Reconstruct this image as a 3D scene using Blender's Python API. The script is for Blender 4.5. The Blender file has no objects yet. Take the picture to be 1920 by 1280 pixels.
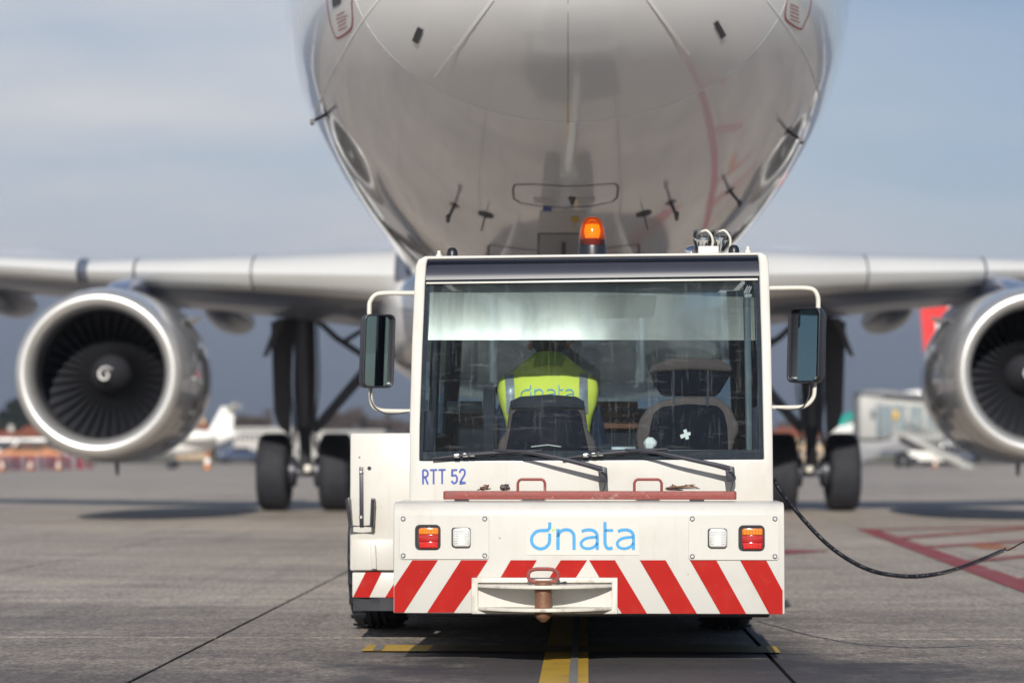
import bpy, bmesh, math, random
from mathutils import Vector, Matrix, noise
from mathutils.bvhtree import BVHTree
random.seed(7)
PI = math.pi
R = math.radians
scene = bpy.context.scene
col = scene.collection

# ------------------------------------------------------------------ camera, sky, sun, exposure
CAM_Z = 0.857
FPX = 4533.0                                   # 85 mm on a 36 mm sensor, 1920 px wide
PITCH = math.atan(210 / FPX)
cam_d = bpy.data.cameras.new('camera')
cam = bpy.data.objects.new('camera', cam_d)
col.objects.link(cam)
cam.location = (0, 0, CAM_Z)
cam.rotation_euler = (PI / 2 + PITCH, 0, 0)
cam_d.lens = 85.0
cam_d.sensor_width = 36.0
cam_d.clip_end = 60000
cam_d.dof.use_dof = True
cam_d.dof.focus_distance = 9.95
cam_d.dof.aperture_fstop = 2.4
scene.camera = cam

SUN_EL, SUN_AZ = R(25.5), R(3.0)                 # sun high behind the photographer, a touch to the left
world = bpy.data.worlds.new('World')
scene.world = world
world.use_nodes = True
wn, wl = world.node_tree.nodes, world.node_tree.links
wn.clear()
w_out = wn.new('ShaderNodeOutputWorld')
w_bg = wn.new('ShaderNodeBackground')
w_bg.inputs['Strength'].default_value = 0.07
sky = wn.new('ShaderNodeTexSky')
sky.sky_type = 'NISHITA'
sky.sun_disc = False
sky.sun_elevation = SUN_EL
sky.sun_rotation = PI + SUN_AZ
sky.air_density = 1.0
sky.dust_density = 0.2
sky.ozone_density = 4.0
w_tc = wn.new('ShaderNodeTexCoord')
w_sep = wn.new('ShaderNodeSeparateXYZ')
w_add = wn.new('ShaderNodeMath'); w_add.operation = 'ADD'; w_add.inputs[1].default_value = 0.16
w_dx = wn.new('ShaderNodeMath'); w_dx.operation = 'DIVIDE'
w_dy = wn.new('ShaderNodeMath'); w_dy.operation = 'DIVIDE'
w_cmb = wn.new('ShaderNodeCombineXYZ')
w_map = wn.new('ShaderNodeMapping')
w_map.inputs['Scale'].default_value = (0.55, 0.75, 1)
w_map.inputs['Location'].default_value = (3.35, 1.7, 0)
w_n = wn.new('ShaderNodeTexNoise')
w_n.inputs['Scale'].default_value = 2.0
w_n.inputs['Detail'].default_value = 5
w_n.inputs['Roughness'].default_value = 0.5
w_r = wn.new('ShaderNodeValToRGB')
w_r.color_ramp.elements[0].position = 0.30
w_r.color_ramp.elements[0].color = (0.30, 0.30, 0.30, 1)
w_r.color_ramp.elements[1].position = 0.62
w_r.color_ramp.elements[1].color = (0.95, 0.95, 0.95, 1)
w_mix = wn.new('ShaderNodeMixRGB')
w_mix.inputs['Color2'].default_value = (11.4, 11.0, 10.5, 1)
wl.new(w_tc.outputs['Generated'], w_sep.inputs[0])
wl.new(w_sep.outputs['Z'], w_add.inputs[0])
wl.new(w_sep.outputs['X'], w_dx.inputs[0]); wl.new(w_add.outputs[0], w_dx.inputs[1])
wl.new(w_sep.outputs['Y'], w_dy.inputs[0]); wl.new(w_add.outputs[0], w_dy.inputs[1])
wl.new(w_dx.outputs[0], w_cmb.inputs[0]); wl.new(w_dy.outputs[0], w_cmb.inputs[1])
wl.new(w_cmb.outputs[0], w_map.inputs['Vector'])
wl.new(w_map.outputs[0], w_n.inputs['Vector'])
wl.new(w_n.outputs['Fac'], w_r.inputs[0])
w_x5 = wn.new('ShaderNodeMath'); w_x5.operation = 'MULTIPLY'; w_x5.inputs[1].default_value = 0.55
wl.new(w_sep.outputs['X'], w_x5.inputs[0])
w_xz = wn.new('ShaderNodeMath'); w_xz.operation = 'MULTIPLY_ADD'; w_xz.inputs[1].default_value = 1.6
wl.new(w_sep.outputs['Z'], w_xz.inputs[0]); wl.new(w_x5.outputs[0], w_xz.inputs[2])
w_cov = wn.new('ShaderNodeMapRange'); w_cov.interpolation_type = 'SMOOTHSTEP'
w_cov.inputs['From Min'].default_value = 0.14; w_cov.inputs['From Max'].default_value = 0.44
w_cov.inputs['To Min'].default_value = 1.0; w_cov.inputs['To Max'].default_value = 0.12
wl.new(w_xz.outputs[0], w_cov.inputs['Value'])
w_mul = wn.new('ShaderNodeMath'); w_mul.operation = 'MULTIPLY'
wl.new(w_r.outputs[0], w_mul.inputs[0]); wl.new(w_cov.outputs[0], w_mul.inputs[1])
w_cz = wn.new('ShaderNodeMapRange'); w_cz.interpolation_type = 'SMOOTHSTEP'  # cloud cover thinned above the view to lower the ambient fill
w_cz.inputs['From Min'].default_value = 0.20; w_cz.inputs['From Max'].default_value = 0.42
w_cz.inputs['To Min'].default_value = 1.0; w_cz.inputs['To Max'].default_value = 0.15
wl.new(w_sep.outputs['Z'], w_cz.inputs['Value'])
w_m2 = wn.new('ShaderNodeMath'); w_m2.operation = 'MULTIPLY'
wl.new(w_mul.outputs[0], w_m2.inputs[0]); wl.new(w_cz.outputs[0], w_m2.inputs[1])
wl.new(w_m2.outputs[0], w_mix.inputs['Fac'])
wl.new(sky.outputs[0], w_mix.inputs['Color1'])
wl.new(w_mix.outputs[0], w_bg.inputs['Color'])
wl.new(w_bg.outputs[0], w_out.inputs['Surface'])

sun_d = bpy.data.lights.new('sun', 'SUN')
sun_d.energy = 4.3
sun_d.angle = R(0.53)
sun_d.color = (1.0, 0.95, 0.87)
sun = bpy.data.objects.new('sun', sun_d)
col.objects.link(sun)
sun.location = (-20, -60, 60)
SUN_DIR = Vector((math.sin(SUN_AZ) * math.cos(SUN_EL), math.cos(SUN_AZ) * math.cos(SUN_EL), -math.sin(SUN_EL)))
sun.rotation_euler = SUN_DIR.to_track_quat('-Z', 'Y').to_euler()

vs_ = scene.view_settings
vs_.view_transform = 'Standard'
vs_.look = 'None'
vs_.exposure = 0.22
vs_.gamma = 1.0
vs_.use_curve_mapping = False
scene.cycles.use_denoising = True
scene.cycles.max_bounces = 10
scene.cycles.transparent_max_bounces = 16
scene.cycles.caustics_reflective = False
scene.cycles.caustics_refractive = False

# ------------------------------------------------------------------ pixel helper (1920 x 1280 photograph -> a point at a known depth)
CP, SP = math.cos(PITCH), math.sin(PITCH)
def ray(px, py):
    u, v = (px - 960) / FPX, (640 - py) / FPX
    return Vector((u, CP - v * SP, SP + v * CP))
CAM = Vector((0, 0, CAM_Z))
def at(px, py, D):
    d = ray(px, py)
    return CAM + d * (D / d.y)
def ground(px, py):
    d = ray(px, py)
    return CAM + d * (-CAM_Z / d.z)

# ------------------------------------------------------------------ materials
def mat(name, color, rough=0.5, metal=0.0, noise_amt=0.0, noise_scale=8.0, coat=0.0, bump=0.0, bump_scale=60.0,
        dirt=None, dirt_amt=0.0, dirt_scale=3.0, spec=0.5, emit=None, emit_s=0.0, rough_var=0.0, wear=()):
    m = bpy.data.materials.new(name)
    m.use_nodes = True
    nt = m.node_tree
    b = nt.nodes['Principled BSDF']
    b.inputs['Roughness'].default_value = rough
    b.inputs['Metallic'].default_value = metal
    b.inputs['Coat Weight'].default_value = coat
    b.inputs['Coat Roughness'].default_value = 0.05
    b.inputs['Specular IOR Level'].default_value = spec
    c = (color[0], color[1], color[2], 1)
    tc = nt.nodes.new('ShaderNodeTexCoord')
    n = nt.nodes.new('ShaderNodeTexNoise')
    n.inputs['Scale'].default_value = noise_scale
    n.inputs['Detail'].default_value = 6
    nt.links.new(tc.outputs['Object'], n.inputs['Vector'])
    mx = nt.nodes.new('ShaderNodeMixRGB')
    k = 1 - noise_amt
    mx.inputs['Color1'].default_value = (c[0] * k, c[1] * k, c[2] * k, 1)
    mx.inputs['Color2'].default_value = (min(1, c[0] * (2 - k)), min(1, c[1] * (2 - k)), min(1, c[2] * (2 - k)), 1)
    nt.links.new(n.outputs['Fac'], mx.inputs['Fac'])
    last = mx.outputs[0]
    if dirt_amt > 0:
        n2 = nt.nodes.new('ShaderNodeTexNoise')
        n2.inputs['Scale'].default_value = dirt_scale
        n2.inputs['Detail'].default_value = 9
        n2.inputs['Roughness'].default_value = 0.65
        nt.links.new(tc.outputs['Object'], n2.inputs['Vector'])
        rp = nt.nodes.new('ShaderNodeValToRGB')
        rp.color_ramp.elements[0].position = 0.52
        rp.color_ramp.elements[0].color = (0, 0, 0, 1)
        rp.color_ramp.elements[1].position = 0.78
        rp.color_ramp.elements[1].color = (dirt_amt, dirt_amt, dirt_amt, 1)
        nt.links.new(n2.outputs['Fac'], rp.inputs[0])
        m2 = nt.nodes.new('ShaderNodeMixRGB')
        m2.inputs['Color2'].default_value = (dirt[0], dirt[1], dirt[2], 1)
        nt.links.new(rp.outputs[0], m2.inputs['Fac'])
        nt.links.new(last, m2.inputs['Color1'])
        last = m2.outputs[0]
    for sc_, st_, p0_, p1_, am_, dc_ in wear:
        mp_ = nt.nodes.new('ShaderNodeMapping'); mp_.inputs['Scale'].default_value = st_
        nt.links.new(tc.outputs['Object'], mp_.inputs[0])
        n4 = nt.nodes.new('ShaderNodeTexNoise'); n4.inputs['Scale'].default_value = sc_; n4.inputs['Detail'].default_value = 6; n4.inputs['Roughness'].default_value = 0.7
        nt.links.new(mp_.outputs[0], n4.inputs['Vector'])
        r4 = nt.nodes.new('ShaderNodeMapRange'); r4.inputs['From Min'].default_value = p0_; r4.inputs['From Max'].default_value = p1_; r4.inputs['To Max'].default_value = am_
        nt.links.new(n4.outputs['Fac'], r4.inputs['Value'])
        m4 = nt.nodes.new('ShaderNodeMixRGB'); m4.inputs['Color2'].default_value = (dc_[0], dc_[1], dc_[2], 1)
        nt.links.new(r4.outputs[0], m4.inputs['Fac']); nt.links.new(last, m4.inputs['Color1'])
        last = m4.outputs[0]
    nt.links.new(last, b.inputs['Base Color'])
    if rough_var > 0:
        mr = nt.nodes.new('ShaderNodeMapRange')
        mr.inputs['To Min'].default_value = max(0.02, rough - rough_var)
        mr.inputs['To Max'].default_value = rough + rough_var
        nt.links.new(n.outputs['Fac'], mr.inputs['Value'])
        nt.links.new(mr.outputs[0], b.inputs['Roughness'])
    if bump > 0:
        n3 = nt.nodes.new('ShaderNodeTexNoise')
        n3.inputs['Scale'].default_value = bump_scale
        n3.inputs['Detail'].default_value = 5
        nt.links.new(tc.outputs['Object'], n3.inputs['Vector'])
        bp = nt.nodes.new('ShaderNodeBump')
        bp.inputs['Strength'].default_value = bump
        bp.inputs['Distance'].default_value = 0.01
        nt.links.new(n3.outputs['Fac'], bp.inputs['Height'])
        nt.links.new(bp.outputs[0], b.inputs['Normal'])
    if emit:
        b.inputs['Emission Color'].default_value = (emit[0], emit[1], emit[2], 1)
        b.inputs['Emission Strength'].default_value = emit_s
    return m

M = {}
M['tug_white'] = mat('tug_white', (0.575, 0.56, 0.52), 0.36, 0, 0.03, 3, coat=0.15, wear=((7.0, (3.5, 3.5, 0.35), 0.55, 0.80, 0.30, (0.38, 0.32, 0.24)), (38.0, (1, 1, 1), 0.70, 0.74, 0.8, (0.20, 0.11, 0.06)), (1.6, (1, 1, 1), 0.5, 0.75, 0.22, (0.42, 0.39, 0.34))), dirt=(0.42, 0.34, 0.24), dirt_amt=0.32, dirt_scale=5.0, bump=0.03, bump_scale=14)
M['tug_plate'] = mat('tug_plate', (0.565, 0.55, 0.51), 0.38, 0, 0.03, 5, coat=0.1, wear=((7.0, (3.5, 3.5, 0.35), 0.55, 0.80, 0.30, (0.38, 0.32, 0.24)), (30.0, (1, 1, 1), 0.70, 0.74, 0.8, (0.20, 0.11, 0.06)), (1.6, (1, 1, 1), 0.5, 0.75, 0.22, (0.42, 0.39, 0.34))), dirt=(0.5, 0.42, 0.33), dirt_amt=0.18, dirt_scale=8)
M['sticker'] = mat('sticker', (0.60, 0.59, 0.545), 0.3, 0, 0.015, 5)
M['stripe_red'] = mat('stripe_red', (0.37, 0.008, 0.005), 0.45, 0, 0.14, 9, spec=0.15, wear=((26.0, (1, 1, 1), 0.69, 0.73, 0.75, (0.5, 0.42, 0.36)), (9.0, (4, 4, 0.5), 0.55, 0.8, 0.4, (0.20, 0.03, 0.02))), dirt=(0.36, 0.06, 0.04), dirt_amt=0.4, dirt_scale=12)
M['logo_blue'] = mat('logo_blue', (0.045, 0.30, 0.60), 0.5, 0, 0.05, 20)
M['logo_green'] = mat('logo_green', (0.42, 0.62, 0.12), 0.4)
M['letter_blue'] = mat('letter_blue', (0.05, 0.085, 0.36), 0.4, 0, 0.05, 20)
M['black'] = mat('black_plastic', (0.012, 0.013, 0.02), 0.38, 0, 0.2, 30)
M['shell_black'] = mat('shell_black', (0.004, 0.006, 0.013), 0.8, 0, 0.2, 30, spec=0.03)
M['rubber'] = mat('rubber', (0.018, 0.019, 0.026), 0.75, 0, 0.25, 12, bump=0.2, bump_scale=70, dirt=(0.06, 0.055, 0.055), dirt_amt=0.6, dirt_scale=6)
M['dark_metal'] = mat('dark_metal', (0.045, 0.047, 0.06), 0.4, 0.3, 0.2, 20, dirt=(0.12, 0.1, 0.09), dirt_amt=0.4, dirt_scale=15)
M['grey_panel'] = mat('grey_panel', (0.040, 0.043, 0.062), 0.42, 0.0, 0.12, 12)
M['frit'] = mat('frit_black', (0.012, 0.014, 0.022), 0.12, 0, 0.1, 10)
M['rust_red'] = mat('rust_red', (0.25, 0.055, 0.045), 0.6, 0.0, 0.25, 18, dirt=(0.10, 0.06, 0.05), dirt_amt=0.8, dirt_scale=18, wear=((14.0, (1, 1, 1), 0.60, 0.66, 0.7, (0.40, 0.24, 0.21)), (45.0, (1, 1, 1), 0.64, 0.68, 0.8, (0.05, 0.03, 0.025))), bump=0.25, bump_scale=90)
M['rust'] = mat('rust_steel', (0.22, 0.115, 0.07), 0.55, 0.4, 0.4, 35, dirt=(0.38, 0.08, 0.05), dirt_amt=0.8, dirt_scale=22, bump=0.3, bump_scale=80)
M['worn_edge'] = mat('worn_edge', (0.60, 0.575, 0.51), 0.45, 0, 0.05, 10, dirt=(0.16, 0.09, 0.05), dirt_amt=1.0, dirt_scale=14)
M['steel'] = mat('steel', (0.6, 0.6, 0.58), 0.3, 1.0, 0.1, 30)
M['chrome'] = mat('chrome', (0.8, 0.8, 0.8), 0.08, 1.0)
M['mirror'] = mat('mirror_glass', (0.55, 0.58, 0.62), 0.02, 1.0)
M['pipe_white'] = mat('pipe_white', (0.66, 0.635, 0.56), 0.4, 0, 0.05, 14, dirt=(0.4, 0.3, 0.2), dirt_amt=0.3, dirt_scale=20)
M['amber'] = mat('amber_lens', (0.62, 0.15, 0.008), 0.15, 0, 0.1, 60, coat=0.8, emit=(1.0, 0.25, 0.01), emit_s=0.03)  # tail lamps are off; faint glow stands in for sun on lenses and LEDs
M['red_lens'] = mat('red_lens', (0.40, 0.008, 0.006), 0.12, 0, 0.2, 60, coat=0.8, emit=(1.0, 0.02, 0.01), emit_s=0.02)
M['red_led'] = mat('red_led', (0.85, 0.03, 0.02), 0.15, 0, coat=0.8, emit=(1.0, 0.03, 0.02), emit_s=0.25)
M['amber_led'] = mat('amber_led', (0.95, 0.35, 0.03), 0.15, 0, coat=0.8, emit=(1.0, 0.32, 0.02), emit_s=0.12)
M['clear_lens'] = mat('clear_lens', (0.62, 0.62, 0.60), 0.12, 0.35, 0.25, 90, coat=0.8)
M['fabric_brown'] = mat('fabric_brown', (0.085, 0.062, 0.06), 0.95, 0, 0.25, 150, bump=0.3, bump_scale=300)
M['interior'] = mat('interior_grey', (0.016, 0.020, 0.030), 0.7, 0, 0.2, 10, spec=0.15)
M['interior_white'] = mat('interior_white', (0.38, 0.40, 0.40), 0.5, 0, 0.1, 10)
M['rail_grey'] = mat('rail_grey', (0.10, 0.125, 0.14), 0.4, 0.2, 0.1, 20)
M['wood_brown'] = mat('panel_brown', (0.14, 0.05, 0.025), 0.6, 0, 0.3, 12)
M['hivis'] = mat('hivis_yellow', (0.76, 0.80, 0.085), 0.75, 0, 0.08, 12, bump=0.35, bump_scale=22)
M['hivis_collar'] = mat('hivis_collar', (0.30, 0.43, 0.02), 0.8, 0, 0.12, 20, bump=0.3, bump_scale=30)
M['silver_tape'] = mat('silver_tape', (0.55, 0.57, 0.60), 0.30, 0.6, 0.3, 16, bump=0.3, bump_scale=18)
M['navy'] = mat('navy_cloth', (0.012, 0.022, 0.06), 0.85, 0, 0.2, 30, bump=0.3, bump_scale=40)
M['skin'] = mat('skin', (0.50, 0.21, 0.13), 0.5, 0, 0.06, 20)
M['hair'] = mat('hair', (0.022, 0.015, 0.012), 0.6, 0, 0.3, 90, bump=0.4, bump_scale=200)
M['white_paper'] = mat('white_paper', (0.72, 0.72, 0.68), 0.7, 0, 0.08, 60)
M['aircraft'] = mat('aircraft_paint', (0.82, 0.82, 0.825), 0.12, 0.12, 0.02, 2, coat=1.0, bump=0.05, bump_scale=2.2, dirt=(0.5, 0.49, 0.48), dirt_amt=0.3, dirt_scale=1.3)
M['radome'] = mat('radome_paint', (0.84, 0.84, 0.835), 0.16, 0.05, 0.02, 2, coat=0.8)
M['wing_white'] = mat('wing_paint', (0.60, 0.60, 0.59), 0.3, 0.05, 0.04, 1.5, coat=0.4)
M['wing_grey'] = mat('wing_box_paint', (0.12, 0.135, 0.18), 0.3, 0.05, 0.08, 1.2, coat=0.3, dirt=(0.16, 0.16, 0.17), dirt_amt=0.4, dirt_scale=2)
M['nacelle'] = mat('nacelle_paint', (0.52, 0.525, 0.535), 0.16, 0.1, 0.03, 2, coat=0.8, dirt=(0.24, 0.23, 0.23), dirt_amt=0.3, dirt_scale=3)
M['lip'] = mat('bare_lip', (0.62, 0.61, 0.59), 0.34, 0.7, 0.03, 4)
M['liner'] = mat('inlet_liner', (0.16, 0.165, 0.19), 0.4, 0.3, 0.06, 5)
M['blade'] = mat('fan_blade', (0.10, 0.105, 0.125), 0.33, 0.8, 0.1, 6)
M['spinner'] = mat('spinner', (0.045, 0.046, 0.055), 0.4, 0.1, 0.1, 10)
M['mark_white'] = mat('mark_white', (0.75, 0.75, 0.72), 0.5)
M['gear_grey'] = mat('gear_grey', (0.085, 0.09, 0.11), 0.45, 0.2, 0.2, 8, dirt=(0.03, 0.03, 0.03), dirt_amt=0.6, dirt_scale=8)
M['line_dark'] = mat('panel_line', (0.06, 0.06, 0.07), 0.5)
M['line_pale'] = mat('pale_strip', (0.93, 0.93, 0.91), 0.4, 0.0)
M['line_seam'] = mat('seam', (0.36, 0.355, 0.345), 0.4)
M['placard_red'] = mat('placard_red', (0.33, 0.06, 0.05), 0.5)
M['panel_grey'] = mat('panel_patch', (0.33, 0.335, 0.35), 0.3, 0.1)
M['patch_pale'] = mat('pale_skin_patch', (0.56, 0.555, 0.54), 0.25, 0.1)
M['blue_mark'] = mat('blue_mark', (0.03, 0.07, 0.30), 0.5)
M['yellow_mark'] = mat('yellow_mark', (0.55, 0.33, 0.02), 0.5)
M['pylon_blue'] = mat('pylon_paint', (0.20, 0.24, 0.36), 0.25, 0.3, 0.06, 3, coat=0.4)

def slab_material():
    m = bpy.data.materials.new('concrete')
    m.use_nodes = True
    nt = m.node_tree
    N, L = nt.nodes, nt.links
    b = N['Principled BSDF']
    geo = N.new('ShaderNodeNewGeometry')
    def nz(scale, det, rough, stretch=(1, 1, 1)):
        mp = N.new('ShaderNodeMapping'); mp.inputs['Scale'].default_value = stretch
        L.new(geo.outputs['Position'], mp.inputs['Vector'])
        n = N.new('ShaderNodeTexNoise')
        n.inputs['Scale'].default_value = scale
        n.inputs['Detail'].default_value = det
        n.inputs['Roughness'].default_value = rough
        L.new(mp.outputs[0], n.inputs['Vector'])
        return n.outputs['Fac']
    def ramp(src, p0, c0, p1, c1):
        r = N.new('ShaderNodeValToRGB')
        r.color_ramp.elements[0].position = p0; r.color_ramp.elements[0].color = (*c0, 1)
        r.color_ramp.elements[1].position = p1; r.color_ramp.elements[1].color = (*c1, 1)
        L.new(src, r.inputs[0])
        return r.outputs[0]
    def mixc(kind, fac, a, c):
        x = N.new('ShaderNodeMixRGB'); x.blend_type = kind
        if isinstance(fac, float): x.inputs[0].default_value = fac
        else: L.new(fac, x.inputs[0])
        for s, i in ((a, 1), (c, 2)):
            if isinstance(s, tuple): x.inputs[i].default_value = (*s, 1)
            else: L.new(s, x.inputs[i])
        return x.outputs[0]
    base = ramp(nz(0.22, 8, 0.66, (0.7, 1.1, 1)), 0.30, (0.33, 0.305, 0.278), 0.70, (0.60, 0.54, 0.475))
    streak = ramp(nz(1.1, 10, 0.74, (0.7, 1.7, 1)), 0.30, (0.55, 0.55, 0.58), 0.68, (1.22, 1.18, 1.12))
    c = mixc('MULTIPLY', 0.85, base, streak)
    fine = ramp(nz(55, 6, 0.85), 0.33, (0.25, 0.25, 0.27), 0.67, (1.65, 1.62, 1.56))
    c = mixc('MULTIPLY', 0.9, c, fine)
    grit = ramp(nz(30, 3, 0.85, (1, 0.42, 1)), 0.34, (0.35, 0.35, 0.37), 0.66, (1.55, 1.52, 1.47))
    c = mixc('MULTIPLY', 0.75, c, grit)
    mid = ramp(nz(9, 6, 0.7), 0.3, (0.78, 0.78, 0.80), 0.7, (1.15, 1.14, 1.12))
    c = mixc('MULTIPLY', 0.8, c, mid)
    # oily film where tugs stop, in spots; one also paints the tug's shadow
    sep = N.new('ShaderNodeSeparateXYZ'); L.new(geo.outputs['Position'], sep.inputs[0])
    def math_(op, a, bb):
        x = N.new('ShaderNodeMath'); x.operation = op
        for s, i in ((a, 0), (bb, 1)):
            if isinstance(s, (int, float)): x.inputs[i].default_value = s
            else: L.new(s, x.inputs[i])
        return x.outputs[0]
    wob = math_('SUBTRACT', nz(3.2, 5, 0.65), 0.5)
    def blob(cx, cy, rx, ry, amt, edge=0.25):
        dx = math_('DIVIDE', math_('SUBTRACT', sep.outputs[0], cx), rx)
        dy = math_('DIVIDE', math_('SUBTRACT', sep.outputs[1], cy), ry)
        d = math_('SQRT', math_('ADD', math_('MULTIPLY', dx, dx), math_('MULTIPLY', dy, dy)), 0)
        d = math_('ADD', d, math_('MULTIPLY', wob, 1.6))
        mr = N.new('ShaderNodeMapRange')
        L.new(d, mr.inputs['Value'])
        mr.inputs['From Min'].default_value = 1 + edge; mr.inputs['From Max'].default_value = 1 - edge
        mr.inputs['To Min'].default_value = 0; mr.inputs['To Max'].default_value = amt
        return mr.outputs[0]
    c = mixc('MIX', blob(0.0, 6.0, 9.0, 5.6, 0.85, 0.6), c, mixc('MULTIPLY', 1.0, c, (0.42, 0.41, 0.42)))  # broad darker tone over the near ground
    for args in ((0.40, 9.75, 1.05, 1.15, 0.86, 0.3), (1.25, 9.4, 0.55, 0.55, 0.5, 0.4), (-0.32, 9.75, 0.14, 0.16, 0.6, 0.3),  # first spot: oil stain enlarged to paint the tug's shadow darker
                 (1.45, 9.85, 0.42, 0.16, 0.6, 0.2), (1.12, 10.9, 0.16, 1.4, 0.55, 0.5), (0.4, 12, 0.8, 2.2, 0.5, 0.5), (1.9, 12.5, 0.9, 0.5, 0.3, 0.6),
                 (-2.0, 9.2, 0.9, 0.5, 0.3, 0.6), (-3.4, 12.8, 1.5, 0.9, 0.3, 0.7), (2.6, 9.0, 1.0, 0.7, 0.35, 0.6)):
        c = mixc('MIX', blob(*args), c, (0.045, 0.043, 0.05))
    rub = ramp(nz(1.0, 5, 0.6, (5.5, 0.10, 1)), 0.30, (0.62, 0.62, 0.64), 0.46, (1.0, 1.0, 1.0))
    c = mixc('MULTIPLY', 0.55, c, rub)
    rub2 = ramp(nz(1.0, 5, 0.6, (0.16, 4.0, 1)), 0.28, (0.66, 0.66, 0.68), 0.44, (1.0, 1.0, 1.0))
    c = mixc('MULTIPLY', 0.5, c, rub2)
    vo = N.new('ShaderNodeTexVoronoi'); vo.feature = 'DISTANCE_TO_EDGE'; vo.inputs['Scale'].default_value = 0.42
    wv = N.new('ShaderNodeVectorMath'); wv.operation = 'ADD'
    nv_ = N.new('ShaderNodeTexNoise'); nv_.inputs['Scale'].default_value = 1.7; nv_.inputs['Detail'].default_value = 6
    L.new(geo.outputs['Position'], nv_.inputs['Vector'])
    L.new(geo.outputs['Position'], wv.inputs[0]); L.new(nv_.outputs['Color'], wv.inputs[1]); L.new(wv.outputs[0], vo.inputs['Vector'])
    crk = ramp(vo.outputs['Distance'], 0.0015, (0.45, 0.45, 0.46), 0.0045, (1.0, 1.0, 1.0))
    c = mixc('MULTIPLY', 0.6, c, crk)
    L.new(c, b.inputs['Base Color'])
    rr = N.new('ShaderNodeMapRange'); L.new(nz(4, 6, 0.6), rr.inputs['Value'])
    rr.inputs['To Min'].default_value = 0.55; rr.inputs['To Max'].default_value = 0.85
    L.new(rr.outputs[0], b.inputs['Roughness'])
    bp = N.new('ShaderNodeBump'); bp.inputs['Strength'].default_value = 0.55; bp.inputs['Distance'].default_value = 0.006
    L.new(nz(70, 5, 0.75), bp.inputs['Height'])
    L.new(bp.outputs[0], b.inputs['Normal'])
    return m
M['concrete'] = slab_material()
M['sealant'] = mat('joint_sealant', (0.02, 0.02, 0.022), 0.8, 0, 0.3, 10)
M['paint_yellow'] = mat('paint_yellow', (0.46, 0.29, 0.035), 0.6, 0, 0.2, 14, dirt=(0.12, 0.10, 0.07), dirt_amt=0.75, dirt_scale=7, bump=0.2, bump_scale=80)
M['paint_grey'] = mat('paint_grey', (0.17, 0.165, 0.165), 0.7, 0, 0.2, 20)
M['paint_red'] = mat('paint_red', (0.28, 0.05, 0.055), 0.65, 0, 0.2, 6, dirt=(0.24, 0.20, 0.18), dirt_amt=0.9, dirt_scale=3)
M['paint_red_thin'] = mat('paint_red_thin', (0.33, 0.10, 0.09), 0.65, 0, 0.2, 6, dirt=(0.26, 0.22, 0.2), dirt_amt=0.9, dirt_scale=3)

def glass_material(name, tint, dust, ior=1.5):
    m = bpy.data.materials.new(name)
    m.use_nodes = True
    N, L = m.node_tree.nodes, m.node_tree.links
    N.clear()
    out = N.new('ShaderNodeOutputMaterial')
    tr = N.new('ShaderNodeBsdfTransparent'); tr.inputs[0].default_value = (*tint, 1)
    gl = N.new('ShaderNodeBsdfGlossy'); gl.inputs['Roughness'].default_value = 0.015
    fr = N.new('ShaderNodeFresnel'); fr.inputs['IOR'].default_value = ior
    mx = N.new('ShaderNodeMixShader')
    L.new(fr.outputs[0], mx.inputs[0]); L.new(tr.outputs[0], mx.inputs[1]); L.new(gl.outputs[0], mx.inputs[2])
    df = N.new('ShaderNodeBsdfDiffuse'); df.inputs[0].default_value = (0.55, 0.58, 0.60, 1)
    tc = N.new('ShaderNodeTexCoord')
    def nz(scale, stretch, rot, p0, p1, amt, det=7):
        mp = N.new('ShaderNodeMapping'); mp.inputs['Scale'].default_value = stretch; mp.inputs['Rotation'].default_value = rot
        L.new(tc.outputs['Object'], mp.inputs[0])
        n = N.new('ShaderNodeTexNoise'); n.inputs['Scale'].default_value = scale; n.inputs['Detail'].default_value = det
        n.inputs['Roughness'].default_value = 0.7
        L.new(mp.outputs[0], n.inputs['Vector'])
        r = N.new('ShaderNodeMapRange'); r.inputs['From Min'].default_value = p0; r.inputs['From Max'].default_value = p1
        r.inputs['To Max'].default_value = amt
        L.new(n.outputs['Fac'], r.inputs['Value'])
        return r.outputs[0]
    a = nz(2.2, (1, 1, 1), (0, 0, 0), 0.48, 0.8, dust * 1.4)
    s1 = nz(9.0, (9, 1, 0.55), (0, 0, 0), 0.56, 0.78, dust * 3.0, 3)       # runs down the pane
    s2 = nz(7.0, (1, 1, 9), (0, R(42), 0), 0.58, 0.78, dust * 3.2, 3)      # wiped arcs
    s3 = nz(220.0, (1, 1, 1), (0, 0, 0), 0.69, 0.76, dust * 4.5, 1)        # specks
    def add(x, y):
        q = N.new('ShaderNodeMath'); q.operation = 'ADD'; q.use_clamp = True
        L.new(x, q.inputs[0]); L.new(y, q.inputs[1]); return q.outputs[0]
    f = add(add(a, s1), add(s2, s3))
    m2 = N.new('ShaderNodeMixShader')
    L.new(f, m2.inputs[0]); L.new(mx.outputs[0], m2.inputs[1]); L.new(df.outputs[0], m2.inputs[2])
    L.new(m2.outputs[0], out.inputs[0])
    return m
M['glass'] = glass_material('cab_glass', (0.78, 0.87, 0.90), 0.026, 1.32)
M['glass_front'] = glass_material('windscreen_glass', (0.46, 0.58, 0.62), 0.012)
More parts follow.
